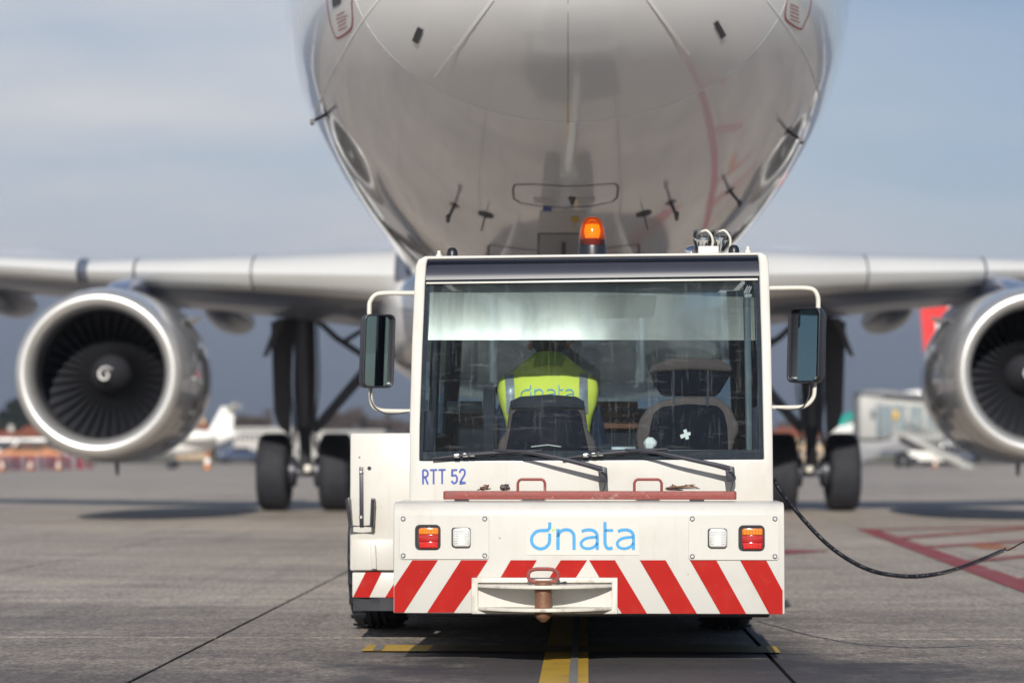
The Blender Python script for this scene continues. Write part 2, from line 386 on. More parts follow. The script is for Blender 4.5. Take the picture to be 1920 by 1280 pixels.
def film_material():
    m = bpy.data.materials.new('sun_film')
    m.use_nodes = True
    N, L = m.node_tree.nodes, m.node_tree.links
    N.clear()
    out = N.new('ShaderNodeOutputMaterial')
    tr = N.new('ShaderNodeBsdfTransparent'); tr.inputs[0].default_value = (0.9, 0.92, 0.9, 1)
    p = N.new('ShaderNodeBsdfPrincipled')
    p.inputs['Base Color'].default_value = (0.60, 0.59, 0.53, 1)
    p.inputs['Roughness'].default_value = 0.24
    p.inputs['Metallic'].default_value = 0.35
    tc = N.new('ShaderNodeTexCoord')
    mpf = N.new('ShaderNodeMapping'); mpf.inputs['Scale'].default_value = (3.0, 3.0, 0.6)
    L.new(tc.outputs['Object'], mpf.inputs[0])
    n = N.new('ShaderNodeTexNoise'); n.inputs['Scale'].default_value = 2.0; n.inputs['Detail'].default_value = 7
    L.new(mpf.outputs[0], n.inputs['Vector'])
    r = N.new('ShaderNodeMapRange'); r.inputs['From Min'].default_value = 0.3; r.inputs['From Max'].default_value = 0.7
    r.inputs['To Min'].default_value = 0.09; r.inputs['To Max'].default_value = 0.22
    L.new(n.outputs['Fac'], r.inputs['Value'])
    mx = N.new('ShaderNodeMixShader')
    L.new(r.outputs[0], mx.inputs[0]); L.new(tr.outputs[0], mx.inputs[1]); L.new(p.outputs[0], mx.inputs[2])
    L.new(mx.outputs[0], out.inputs[0])
    return m
M['film'] = film_material()
def lens_material(name, tint):
    m = bpy.data.materials.new(name)
    m.use_nodes = True
    N, L = m.node_tree.nodes, m.node_tree.links
    N.clear()
    out = N.new('ShaderNodeOutputMaterial')
    tr = N.new('ShaderNodeBsdfTransparent'); tr.inputs[0].default_value = (*tint, 1)
    tl = N.new('ShaderNodeBsdfTranslucent'); tl.inputs[0].default_value = (*tint, 1)
    m0 = N.new('ShaderNodeMixShader'); m0.inputs[0].default_value = 0.35
    L.new(tr.outputs[0], m0.inputs[1]); L.new(tl.outputs[0], m0.inputs[2])
    gl = N.new('ShaderNodeBsdfGlossy'); gl.inputs['Roughness'].default_value = 0.06
    fr = N.new('ShaderNodeFresnel'); fr.inputs['IOR'].default_value = 1.5
    mx = N.new('ShaderNodeMixShader')
    L.new(fr.outputs[0], mx.inputs[0]); L.new(m0.outputs[0], mx.inputs[1]); L.new(gl.outputs[0], mx.inputs[2])
    L.new(mx.outputs[0], out.inputs[0])
    return m
M['beacon_lens'] = lens_material('beacon_lens', (1.0, 0.40, 0.02))
M['clear_glass'] = lens_material('clear_lamp_glass', (0.9, 0.92, 0.93))

# ------------------------------------------------------------------ mesh helpers
class MB:
    def __init__(self):
        self.v, self.f = [], []
    def add(self, vs, fs):
        o = len(self.v)
        self.v += [Vector(p) for p in vs]
        self.f += [[i + o for i in f] for f in fs]
        return self
    def box(self, a, b):
        (x0, y0, z0), (x1, y1, z1) = a, b
        return self.add([(x0, y0, z0), (x1, y0, z0), (x1, y1, z0), (x0, y1, z0), (x0, y0, z1), (x1, y0, z1), (x1, y1, z1), (x0, y1, z1)],
                        [(0, 3, 2, 1), (4, 5, 6, 7), (0, 1, 5, 4), (1, 2, 6, 5), (2, 3, 7, 6), (3, 0, 4, 7)])
    def loft(self, rings, cap=True, close=False):
        n = len(rings[0])
        vs = [p for r in rings for p in r]
        fs = []
        m = len(rings)
        for i in range(m if close else m - 1):
            j = (i + 1) % m
            for k in range(n):
                l = (k + 1) % n
                fs.append((i * n + k, i * n + l, j * n + l, j * n + k))
        if cap and not close:
            fs.append(tuple(range(n - 1, -1, -1)))
            fs.append(tuple((m - 1) * n + k for k in range(n)))
        return self.add(vs, fs)
    def tube(self, path, r, n=8, cap=True, closed=False):
        path = [Vector(p) for p in path]
        rr = r if isinstance(r, (list, tuple)) else [r] * len(path)
        rings = []
        up = None
        m = len(path)
        for i, p in enumerate(path):
            if closed: t = path[(i + 1) % m] - path[i - 1]
            else: t = path[min(i + 1, m - 1)] - path[max(i - 1, 0)]
            t.normalize()
            if up is None:
                a = Vector((0, 0, 1)) if abs(t.z) < 0.9 else Vector((1, 0, 0))
                up = (a - t * a.dot(t)).normalized()
            else:
                up = (up - t * up.dot(t))
                up = up.normalized() if up.length > 1e-6 else Vector((1, 0, 0))
            s = t.cross(up)
            rings.append([p + (up * math.cos(2 * PI * k / n) + s * math.sin(2 * PI * k / n)) * rr[i] for k in range(n)])
        return self.loft(rings, cap, closed)
    def lathe(self, prof, n=32, axis='z', c=(0, 0, 0), cap=False):
        c = Vector(c)
        rings = []
        for r, h in prof:
            ring = []
            for k in range(n):
                a = 2 * PI * k / n
                x, y = r * math.cos(a), r * math.sin(a)
                ring.append(c + Vector({'z': (x, y, h), 'y': (x, h, y), 'x': (h, x, y)}[axis]))
            rings.append(ring)
        return self.loft(rings, cap)
    def prism(self, poly, off):
        """poly: 3D points of a face, off: vector of extrusion"""
        n = len(poly)
        off = Vector(off)
        a = [Vector(p) for p in poly]
        b = [p + off for p in a]
        fs = [tuple(range(n)), tuple(range(2 * n - 1, n - 1, -1))]
        for k in range(n):
            l = (k + 1) % n
            fs.append((l, k, n + k, n + l))
        return self.add(a + b, fs)
    def ring(self, outer, inner, off):
        n = len(outer)
        off = Vector(off)
        o = [Vector(p) for p in outer]; i = [Vector(p) for p in inner]
        vs = o + i + [p + off for p in o] + [p + off for p in i]
        fs = []
        for k in range(n):
            l = (k + 1) % n
            fs += [(k, l, n + l, n + k), (2 * n + l, 2 * n + k, 3 * n + k, 3 * n + l), (l, k, 2 * n + k, 2 * n + l), (n + k, n + l, 3 * n + l, 3 * n + k)]
        return self.add(vs, fs)
    def mesh(self, name, origin=(0, 0, 0), smooth=30, bevel=0.0, seg=2):
        o = Vector(origin)
        me = bpy.data.meshes.new(name)
        me.from_pydata([p - o for p in self.v], [], self.f)
        bm = bmesh.new()
        bm.from_mesh(me)
        bmesh.ops.remove_doubles(bm, verts=bm.verts, dist=1e-5)
        bmesh.ops.recalc_face_normals(bm, faces=bm.faces)
        if bevel > 0:
            es = [e for e in bm.edges if len(e.link_faces) == 2 and e.calc_face_angle(0) > R(28)]
            bmesh.ops.bevel(bm, geom=es, offset=bevel, segments=seg, profile=0.5, affect='EDGES', clamp_overlap=True)
        bm.to_mesh(me)
        bm.free()
        if smooth:
            me.shade_smooth()
            me.set_sharp_from_angle(angle=R(smooth))
        return me
    def build(self, name, m, parent=None, origin=(0, 0, 0), smooth=30, bevel=0.0, seg=2):
        return link(name, self.mesh(name, origin, smooth, bevel, seg), m, parent)
def link(name, me, m, parent=None, loc=None, rot=None):
    o = bpy.data.objects.new(name, me)
    if m is not None:
        mm = M[m] if isinstance(m, str) else m
        if not me.materials: me.materials.append(mm)
    col.objects.link(o)
    if parent is not None: o.parent = parent
    if loc is not None: o.location = loc
    if rot is not None: o.rotation_euler = rot
    return o
def tag(o, label, cat, group=None):
    o['label'] = label; o['category'] = cat
    if group: o['group'] = group
    return o
def thing(name, loc, label, cat, group=None, rot=(0, 0, 0)):
    o = bpy.data.objects.new(name, None)
    o.empty_display_size = 0.3
    col.objects.link(o)
    o.location = loc; o.rotation_euler = rot
    return tag(o, label, cat, group)
def struct(o):
    o['kind'] = 'structure'
    return o
def copy_tree(o, parent=None):
    c = o.copy(); col.objects.link(c); c.parent = parent
    for ch in list(o.children): copy_tree(ch, c)
    return c
def catmull(pts, n=6, closed=False):
    pts = [Vector(p) for p in pts]
    out = []
    m = len(pts)
    for i in range(m if closed else m - 1):
        p0 = pts[(i - 1) % m] if closed or i > 0 else pts[0] * 2 - pts[1]
        p1, p2 = pts[i], pts[(i + 1) % m]
        p3 = pts[(i + 2) % m] if closed or i + 2 < m else p2 * 2 - p1
        for k in range(n):
            t = k / n
            out.append(0.5 * ((2 * p1) + (p2 - p0) * t + (2 * p0 - 5 * p1 + 4 * p2 - p3) * t * t + (3 * p1 - p0 - 3 * p2 + p3) * t ** 3))
    if not closed: out.append(pts[-1])
    return out
def stroke2d(path, w):
    """flat strip round a 2-D path: list of left / right points"""
    L_, R_ = [], []
    m = len(path)
    for i, p in enumerate(path):
        a, b = path[max(i - 1, 0)], path[min(i + 1, m - 1)]
        d = Vector((b[0] - a[0], b[1] - a[1]))
        if d.length < 1e-9: d = Vector((1, 0))
        d.normalize()
        nrm = Vector((-d.y, d.x))
        k = 1.0
        if 0 < i < m - 1:
            d1 = Vector((p[0] - a[0], p[1] - a[1])).normalized()
            k = 1 / max(0.5, abs(d1.dot(d)))
        L_.append((p[0] + nrm.x * w / 2 * k, p[1] + nrm.y * w / 2 * k)); R_.append((p[0] - nrm.x * w / 2 * k, p[1] - nrm.y * w / 2 * k))
    return L_, R_
def strokes_mb(paths, mapper):
    """paths: list of (points, width) in some 2-D frame; mapper turns (u, v) into 3-D"""
    mb = MB()
    for path, w in paths:
        a, b = stroke2d(path, w)
        n = len(a)
        mb.add([mapper(*p) for p in a] + [mapper(*p) for p in b], [(k, k + 1, n + k + 1, n + k) for k in range(n - 1)])
    return mb
def cm2(pts, n=5):
    return [(p.x, p.y) for p in catmull([(a, b, 0) for a, b in pts], n)]
def dnata_letters():
    W = 31
    d = [([(804, 205), (804, 262), (782, 286), (735, 287)] + cm2([(715, 287), (668, 300), (632, 340), (622, 380), (632, 424), (664, 456), (714, 470), (762, 456), (794, 420), (803, 380)]) + [(803, 316)], W)]
    n = [([(886, 272), (886, 480)], 34), (cm2([(886, 352), (898, 312), (932, 286), (975, 280), (1018, 293), (1043, 328), (1047, 370)]) + [(1047, 480)], 32)]
    def a(o):
        return [(cm2([(1124 + o, 298), (1160 + o, 284), (1208 + o, 281), (1250 + o, 294), (1275 + o, 325), (1279 + o, 360)]) + [(1279 + o, 480)], 31),
                (cm2([(1279 + o, 352), (1200 + o, 359), (1148 + o, 376), (1117 + o, 412), (1130 + o, 450), (1170 + o, 467), (1215 + o, 464), (1254 + o, 445), (1279 + o, 412)]), 28)]
    t = [([(1356, 203), (1356, 400)] + cm2([(1358, 425), (1372, 456), (1398, 468), (1433, 461)]), 32), ([(1356, 286), (1438, 286)], 27)]
    tri = [(826, 272), (862, 272), (826, 303)]
    return [d, n, a(0), t, a(362)], tri

# ================================================================== SETTING: ground, slabs, markings, grass, mountains
apron = struct(MB().add([(-8700, -280, -0.03), (8700, -280, -0.03), (8700, 8700, -0.03), (-8700, 8700, -0.03)], [(0, 1, 2, 3)]).build('ground', 'concrete', smooth=0))
def grid_pt(u, v):                              # slab grid, turned a little against the lens axis
    a = R(-1.6)
    return Vector((-1.444 + u * math.cos(a) - v * math.sin(a), 9.03 + u * math.sin(a) + v * math.cos(a), 0))
SW, SL = 2.5, 5.0
sl = struct(MB().add([grid_pt(-20 * SW, -2 * SL - 2.67) + Vector((0, 0, -0.02)), grid_pt(20 * SW, -2 * SL - 2.67) + Vector((0, 0, -0.02)),
                      grid_pt(20 * SW, 38 * SL) + Vector((0, 0, -0.02)), grid_pt(-20 * SW, 38 * SL) + Vector((0, 0, -0.02))], [(0, 1, 2, 3)]).build('joint_bed', 'sealant', smooth=0))
g = 0.009
me_slab = None
def slab_mesh(w, l):
    mb = MB().box((g, g, -0.035), (w - g, l - g, 0.0))
    return mb.mesh('slab', smooth=0, bevel=0.002, seg=1)
me_slab = slab_mesh(SW, SL)
me_slab.materials.append(M['concrete'])
pavement = struct(thing('apron_pavement', (0, 0, 0), 'x', 'x'))
del pavement['label']; del pavement['category']
for i in range(-7, 8):
    for j in range(-2, 13):
        p = grid_pt(i * SW, j * SL - 2.67)
        o = link('slab', me_slab, None, pavement, p + Vector((0, 0, random.uniform(-0.0015, 0.0))), (0, 0, R(-1.6)))
# beyond the slabs one can tell apart: one sheet
mb = MB()
for (u0, u1, v0, v1) in ((-20 * SW, -7 * SW, -2 * SL - 2.67, 38 * SL), (8 * SW, 20 * SW, -2 * SL - 2.67, 38 * SL), (-7 * SW, 8 * SW, 13 * SL - 2.67, 38 * SL)):
    mb.add([grid_pt(u0 + .01, v0 + .01), grid_pt(u1 - .01, v0 + .01), grid_pt(u1 - .01, v1), grid_pt(u0 + .01, v1)], [(0, 1, 2, 3)])
for v in mb.v: v.z -= 0.001
o = mb.build('far_pavement', 'concrete', pavement, smooth=0); o['kind'] = 'stuff'

def line(name, pts, width, m, z=0.004):
    a, b = stroke2d([(p[0], p[1]) for p in pts], width)
    n = len(a)
    o = MB().add([(x, y, z) for x, y in a] + [(x, y, z) for x, y in b], [(k, n + k, n + k + 1, k + 1) for k in range(n - 1)]).build(name, m, smooth=0)
    return struct(o)
c0, c1 = ground(1057, 1279), ground(1061, 1240)
dirv = (c1 - c0).normalized()
line('yellow_lead_in_line', [(c0 - dirv * 4), (c0 + dirv * 40)], 0.185, 'paint_yellow', 0.004)
line('grey_lead_in_stripe', [(c0 - dirv * 4 + Vector((0.035, 0, 0))), (c0 + dirv * 40 + Vector((0.035, 0, 0)))], 0.032, 'paint_grey', 0.008)
ya, yb = ground(684, 1216), ground(1459, 1219)
M['paint_yellow_shaded'] = mat('paint_yellow_shaded', (0.13, 0.095, 0.04), 0.7, 0, 0.3, 10, dirt=(0.05, 0.045, 0.045), dirt_amt=1.0, dirt_scale=5)  # stop-line yellow with the tug's shadow darkened into the colour
yd = (yb - ya)
line('yellow_stop_line', [ya, ya + yd * .16], 0.34, 'paint_yellow', 0.006)
line('shaded_stop_line', [ya + yd * .16, ya + yd * .975], 0.34, 'paint_yellow_shaded', 0.006)
line('yellow_stop_line', [ya + yd * .975, yb], 0.34, 'paint_yellow', 0.006)
line('grey_stop_patch', [ground(703, 1216), ground(719, 1216)], 0.31, 'paint_grey', 0.0085)
ra, rb = ground(1622, 991), ground(1920, 1099)
rd = (rb - ra).normalized()
line('red_clearance_line', [ra, ra + rd * 24], 0.22, 'paint_red', 0.004)
for (x0, y0, x1, y1, w) in ((1640, 993, 1990, 985, 0.28), (1668, 1010, 1990, 985.5, 0.26), (1735, 1026, 1990, 1010, 0.24), (1826, 1052, 2010, 1034, 0.18), (1925, 1086, 2080, 1066, 0.15)):
    line('red_hatching_line', [ground(x0, y0), ground(x1, y1)], w, 'paint_red_thin', 0.007)
line('orange_mark', [ground(1842, 1021), ground(1876, 1029)], 0.3, mat('paint_orange', (0.42, 0.15, 0.06), 0.6, 0, 0.2, 6, dirt=(0.25, 0.2, 0.17), dirt_amt=0.7, dirt_scale=4), 0.0045)
line('red_corner_mark', [ground(1512, 1036), ground(1480, 1028) + Vector((-1.5, 0.2, 0))], 0.9, 'paint_red', 0.0045)

def mottled(name, ca, cb, scale, det=6, p0=0.3, p1=0.7, rough=0.9):
    m = bpy.data.materials.new(name); m.use_nodes = True
    N, L = m.node_tree.nodes, m.node_tree.links
    b = N['Principled BSDF']; b.inputs['Roughness'].default_value = rough
    geo = N.new('ShaderNodeNewGeometry')
    n = N.new('ShaderNodeTexNoise'); n.inputs['Scale'].default_value = scale; n.inputs['Detail'].default_value = det
    L.new(geo.outputs['Position'], n.inputs['Vector'])
    r = N.new('ShaderNodeValToRGB')
    r.color_ramp.elements[0].position = p0; r.color_ramp.elements[0].color = (*ca, 1)
    r.color_ramp.elements[1].position = p1; r.color_ramp.elements[1].color = (*cb, 1)
    L.new(n.outputs['Fac'], r.inputs[0]); L.new(r.outputs[0], b.inputs['Base Color'])
    return m
M['grass'] = mottled('dry_grass', (0.10, 0.10, 0.04), (0.24, 0.20, 0.09), 0.05)
def strip_sheet(name, x0, x1, y0, y1, z, m):
    return struct(MB().add([(x0, y0, z), (x1, y0, z), (x1, y1, z), (x0, y1, z)], [(0, 1, 2, 3)]).build(name, m, smooth=0))
strip_sheet('grass_field', -8700, 8700, 215, 8700, 0.02, 'grass')
strip_sheet('service_road', -8700, 8700, 236, 262, 0.05, mat('asphalt', (0.06, 0.06, 0.065), 0.8, 0, 0.2, 0.2))
strip_sheet('taxiway', -8700, 8700, 300, 380, 0.05, mat('far_concrete', (0.27, 0.25, 0.22), 0.8, 0, 0.2, 0.05))

RX = [-5200, -3000, -1800, -1480, -1330, -1200, -1100, -700, -560, -330, 0, 400, 700, 860, 960, 1100, 1800, 3000, 5200]
RZ = [430, 500, 555, 574, 584, 566, 520, 514, 530, 582, 600, 598, 584, 568, 540, 514, 500, 470, 400]
def interp_r(x):
    for i in range(len(RX) - 1):
        if x <= RX[i + 1]: return RZ[i] + (RZ[i + 1] - RZ[i]) * (x - RX[i]) / (RX[i + 1] - RX[i])
    return RZ[-1]
def mountains():
    nx, ny = 260, 46
    vs, fs = [], []
    for j in range(ny):
        for i in range(nx):
            x = -5200 + 10400 * i / (nx - 1); y = 4200 + 3800 * j / (ny - 1)
            s = j / (ny - 1)
            ridge = interp_r(x) + 14 * noise.noise(Vector((x / 120, 2.3, 0)))
            env = min(1, s / 0.66) ** 1.15 if s < 0.66 else 1 - 0.35 * (s - 0.66) / 0.34
            z = -2 + ridge * env + 75 * env * (1 - env * 0.72) * noise.fractal(Vector((x / 700, y / 700, 1.7)), 1.0, 2.0, 6) * 1.4
            vs.append((x, y, z))
    for j in range(ny - 1):
        for i in range(nx - 1):
            a = j * nx + i
            fs.append((a, a + 1, a + nx + 1, a + nx))
    m = bpy.data.materials.new('mountain'); m.use_nodes = True
    N, L = m.node_tree.nodes, m.node_tree.links
    b = N['Principled BSDF']; b.inputs['Roughness'].default_value = 0.95
    geo = N.new('ShaderNodeNewGeometry')
    sep = N.new('ShaderNodeSeparateXYZ'); L.new(geo.outputs['Position'], sep.inputs[0])
    n = N.new('ShaderNodeTexNoise'); n.inputs['Scale'].default_value = 0.006; n.inputs['Detail'].default_value = 8
    L.new(geo.outputs['Position'], n.inputs['Vector'])
    ml = N.new('ShaderNodeMath'); ml.operation = 'MULTIPLY_ADD'; ml.inputs[1].default_value = 150
    L.new(n.outputs['Fac'], ml.inputs[0]); L.new(sep.outputs[2], ml.inputs[2])
    mr = N.new('ShaderNodeMapRange'); mr.inputs['From Min'].default_value = 575; mr.inputs['From Max'].default_value = 600
    L.new(ml.outputs[0], mr.inputs['Value'])
    mx = N.new('ShaderNodeMixRGB')
    mx.inputs[1].default_value = (0.020, 0.030, 0.058, 1); mx.inputs[2].default_value = (0.8, 0.8, 0.8, 1)
    L.new(mr.outputs[0], mx.inputs[0]); L.new(mx.outputs[0], b.inputs['Base Color'])
    return struct(MB().add(vs, fs).build('mountain_range', m, smooth=60))
mountains()

hz = bpy.data.materials.new('haze_air'); hz.use_nodes = True
hN, hL = hz.node_tree.nodes, hz.node_tree.links
hN.clear()
ho = hN.new('ShaderNodeOutputMaterial'); hv = hN.new('ShaderNodeVolumePrincipled')
hv.inputs['Color'].default_value = (0.70, 0.81, 1.0, 1)
hv.inputs['Density'].default_value = 1.5e-4
hv.inputs['Anisotropy'].default_value = 0.0
hL.new(hv.outputs[0], ho.inputs['Volume'])
h = MB().box((-8900, -290, -1.2), (8900, 8950, 700)).build('haze', hz, smooth=0)
h['kind'] = 'stuff'

# ================================================================== AIRLINER (nose towards the camera)
NOSE_D = 12.2
A_YAW = R(-0.9)
air = thing('airliner', (0.31, NOSE_D, 0), 'pale grey twin-engine airliner looming nose-on over the tow tug', 'airliner', rot=(0, 0, A_YAW))
A_M = Matrix.Translation((0.31, NOSE_D, 0)) @ Matrix.Rotation(A_YAW, 4, 'Z')
A_I = A_M.inverted()
FT = [0, .03, .1, .25, .5, .8, 1.2, 1.6, 2, 2.5, 3, 4, 5, 6, 7, 30, 34, 38, 42, 44]
FW = [0.02, .17, .33, .55, .80, 1.02, 1.25, 1.42, 1.56, 1.69, 1.79, 1.91, 1.965, 1.975, 1.975, 1.975, 1.75, 1.30, .62, .2]
FC = [3.53, 3.53, 3.53, 3.54, 3.56, 3.59, 3.64, 3.69, 3.74, 3.80, 3.86, 3.95, 4.01, 4.03, 4.03, 4.03, 4.25, 4.7, 5.2, 5.4]
FB = [3.51, 3.41, 3.31, 3.15, 2.99, 2.85, 2.70, 2.58, 2.48, 2.36, 2.26, 2.11, 2.02, 1.97, 1.96, 1.96, 2.45, 3.35, 4.55, 5.15]
FP = [3.55, 3.65, 3.76, 3.92, 4.14, 4.33, 4.54, 4.74, 4.95, 5.25, 5.5, 5.87, 6.04, 6.1, 6.1, 6.1, 6.08, 6.0, 5.8, 5.6]
def interp(t, T, V):
    if t <= T[0]: return V[0]
    for i in range(len(T) - 1):
        if t <= T[i + 1]:
            # monotone-ish cubic through neighbours
            x0, x1 = T[i], T[i + 1]
            m0 = (V[i + 1] - V[i - 1]) / (T[i + 1] - T[i - 1]) if i > 0 else (V[1] - V[0]) / (T[1] - T[0])
            m1 = (V[i + 2] - V[i]) / (T[i + 2] - T[i]) if i + 2 < len(T) else (V[-1] - V[-2]) / (T[-1] - T[-2])
            h = x1 - x0; s = (t - x0) / h
            return (2 * s ** 3 - 3 * s ** 2 + 1) * V[i] + (s ** 3 - 2 * s ** 2 + s) * h * m0 + (-2 * s ** 3 + 3 * s ** 2) * V[i + 1] + (s ** 3 - s ** 2) * h * m1
    return V[-1]
def fus_ring(t, n=128):
    w, c, b, p = (interp(t, FT, q) for q in (FW, FC, FB, FP))
    out = []
    for k in range(n):
        a = 2 * PI * k / n
        s = math.sin(a)
        out.append(Vector((w * math.cos(a), t, c + (p - c) * s if s > 0 else c + (c - b) * s)))
    return out
SEAM = 1.2
ts1 = [0, .01, .03, .06, .1, .15, .2, .25, .32, .4, .5, .6, .7, .8, .9, 1.0, 1.1, SEAM - .005]
ts2 = [SEAM + .005] + [1.2 + .15 * k for k in range(1, 40)] + [7.5, 9, 12, 16, 20, 25, 30, 31, 32, 33, 34, 35, 36, 37, 38, 39, 40, 41, 42, 43, 44]
radome = MB().loft([fus_ring(t) for t in ts1]).build('radome', 'radome', air, smooth=60)
fus_mb = MB().loft([fus_ring(t) for t in ts2])
fuselage = fus_mb.build('fuselage', 'aircraft', air, smooth=60)
def shrunk(t):
    r = fus_ring(t); c = sum(r, Vector()) / len(r)
    return [c + (p - c) * 0.992 for p in r]
MB().loft([shrunk(SEAM - .06), shrunk(SEAM + .06)], cap=False).build('radome_joint', 'line_seam', fuselage, smooth=60)
# rays against the skin, to lay out the small fittings of the nose
skin_mb = MB().loft([fus_ring(t) for t in ts1 + ts2[1:]])
BV = BVHTree.FromPolygons([A_M @ v for v in skin_mb.v], skin_mb.f)
def skin_at(px, py):
    loc, nrm, i, d = BV.ray_cast(CAM, ray(px, py).normalized())
    if loc is None: return None, None
    if nrm.dot(ray(px, py)) > 0: nrm = -nrm
    return A_I @ loc, (A_I.to_3x3() @ nrm).normalized()
def skin_stroke(name, pts, width, m, parent, closed=False, sub=6, lift=0.003, smooth_curve=False):
    pp = [(p[0], p[1], 0) for p in pts]
    if closed: pp = pp + [pp[0]]
    dense = catmull(pp, sub) if smooth_curve else [Vector(pp[i]).lerp(Vector(pp[i + 1]), k / sub) for i in range(len(pp) - 1) for k in range(sub)] + [Vector(pp[-1])]
    P = [skin_at(p.x, p.y) for p in dense]
    P = [q for q in P if q[0] is not None]
    if len(P) < 2: return None
    a, b = [], []
    for i, (p, n) in enumerate(P):
        t = P[min(i + 1, len(P) - 1)][0] - P[max(i - 1, 0)][0]
        s = n.cross(t).normalized() * width / 2
        a.append(p + s + n * lift); b.append(p - s + n * lift)
    n = len(a)
    return MB().add(a + b, [(k, k + 1, n + k + 1, n + k) for k in range(n - 1)]).build(name, m, parent, smooth=60)
def skin_patch(name, q, m, parent, lift=0.004, n=5):
    vs = []
    for j in range(n):
        for i in range(n):
            u, v = i / (n - 1), j / (n - 1)
            x = (q[0][0] * (1 - u) + q[1][0] * u) * (1 - v) + (q[3][0] * (1 - u) + q[2][0] * u) * v
            y = (q[0][1] * (1 - u) + q[1][1] * u) * (1 - v) + (q[3][1] * (1 - u) + q[2][1] * u) * v
            p, nr = skin_at(x, y)
            if p is None: return None
            vs.append(p + nr * lift)
    return MB().add(vs, [(j * n + i, j * n + i + 1, (j + 1) * n + i + 1, (j + 1) * n + i) for j in range(n - 1) for i in range(n - 1)]).build(name, m, parent, smooth=60)
for a, b in (((815, 143), (926, -4)), ((1292, 102), (1212, -6))):
    skin_stroke('lightning_strip', [a, b], 0.016, 'line_pale', radome, lift=0.006)
skin_stroke('lightning_strip', [(1065, 232), (1065, -6)], 0.004, 'line_seam', radome)
for pts in ([(588, 240), (600, 190), (632, 120), (672, 50), (714, -6)], [(1437, -2), (1472, 45), (1505, 95), (1528, 150), (1538, 190)]):
    skin_stroke('paint_edge', pts, 0.012, 'line_pale', fuselage, smooth_curve=True)
for q in (((784, 50), (795, 56), (784, 82), (773, 76)), ((1337, 44), (1345, 38), (1361, 66), (1352, 73))):
    skin_patch('static_port', q, 'line_dark', radome if False else fuselage, 0.005)
for sgn, pts in ((1, [(610, -30), (617, 30), (626, 62), (634, 72), (655, 58), (661, 44), (660, 10), (656, -30)]), (-1, [(1522, -30), (1519, 15), (1508, 45), (1500, 55), (1478, 42), (1472, 30), (1475, 0), (1482, -30)])):
    pl = skin_stroke('placard', pts, 0.012, 'placard_red', fuselage, closed=True, smooth_curve=True, sub=4)
    if pl:
        for k in range(5):
            x0 = 630 if sgn > 0 else 1481
            yb = 22 + 7 * k if sgn > 0 else 8 + 7 * k
            skin_stroke('placard_text', [(x0 + random.uniform(0, 3) + k * .6 * sgn, yb + 8), (x0 + 20 + random.uniform(-4, 2), yb)] if sgn > 0 else [(x0, yb), (x0 + 20 + random.uniform(-5, 0), yb + 7)], 0.006, 'placard_red', pl, sub=3)
        if sgn > 0: skin_patch('placard_block', ((622, -14), (640, -20), (640, 6), (625, 14)), 'line_dark', pl, 0.005)
hatch = skin_stroke('access_hatch', [(962, 352), (966, 346), (1000, 345), (1060, 349), (1110, 347), (1152, 344), (1159, 349), (1157, 370), (1148, 378), (1110, 386), (1060, 389), (1010, 386), (975, 380), (963, 372)], 0.010, 'line_dark', fuselage, closed=True, sub=4)
skin_patch('hatch_marking', ((1000, 370), (1035, 372), (1035, 382), (1002, 380)), 'patch_pale', fuselage, 0.002)
skin_patch('hatch_marking', ((1082, 372), (1116, 369), (1114, 378), (1084, 382)), 'patch_pale', fuselage, 0.002)
skin_patch('warning_triangle', ((1065, 369), (1081, 369), (1074, 385), (1072, 385)), 'line_dark', fuselage, 0.005)
skin_patch('blue_decal', ((1018, 386), (1034, 386), (1034, 395), (1018, 395)), 'blue_mark', fuselage, 0.005)
skin_patch('yellow_decal', ((1072, 405), (1085, 405), (1085, 415), (1072, 415)), 'yellow_mark', fuselage, 0.005)
skin_stroke('decal_stem', [(1079, 416), (1078, 428)], 0.008, 'yellow_mark', fuselage, sub=2)
skin_patch('belly_patch', ((1012, 395), (1100, 395), (1102, 436), (1010, 436)), 'patch_pale', fuselage, 0.002)  # plain toned quad laid on the belly skin
skin_patch('service_panel', ((1012, 438), (1085, 438), (1085, 476), (1010, 476)), 'panel_grey', fuselage, 0.004)
skin_stroke('service_panel_frame', [(1010, 478), (1010, 437), (1086, 437)], 0.014, 'line_dark', fuselage)
skin_patch('panel_latch', ((1053, 452), (1061, 452), (1061, 476), (1053, 476)), 'line_dark', fuselage, 0.008)
skin_stroke('door_seam', [(916, 486), (916, 461), (920, 459), (965, 465), (1008, 469)], 0.014, 'line_dark', fuselage)
skin_stroke('door_seam', [(1198, 486), (1198, 460), (1193, 458), (1150, 463), (1110, 468)], 0.014, 'line_dark', fuselage)
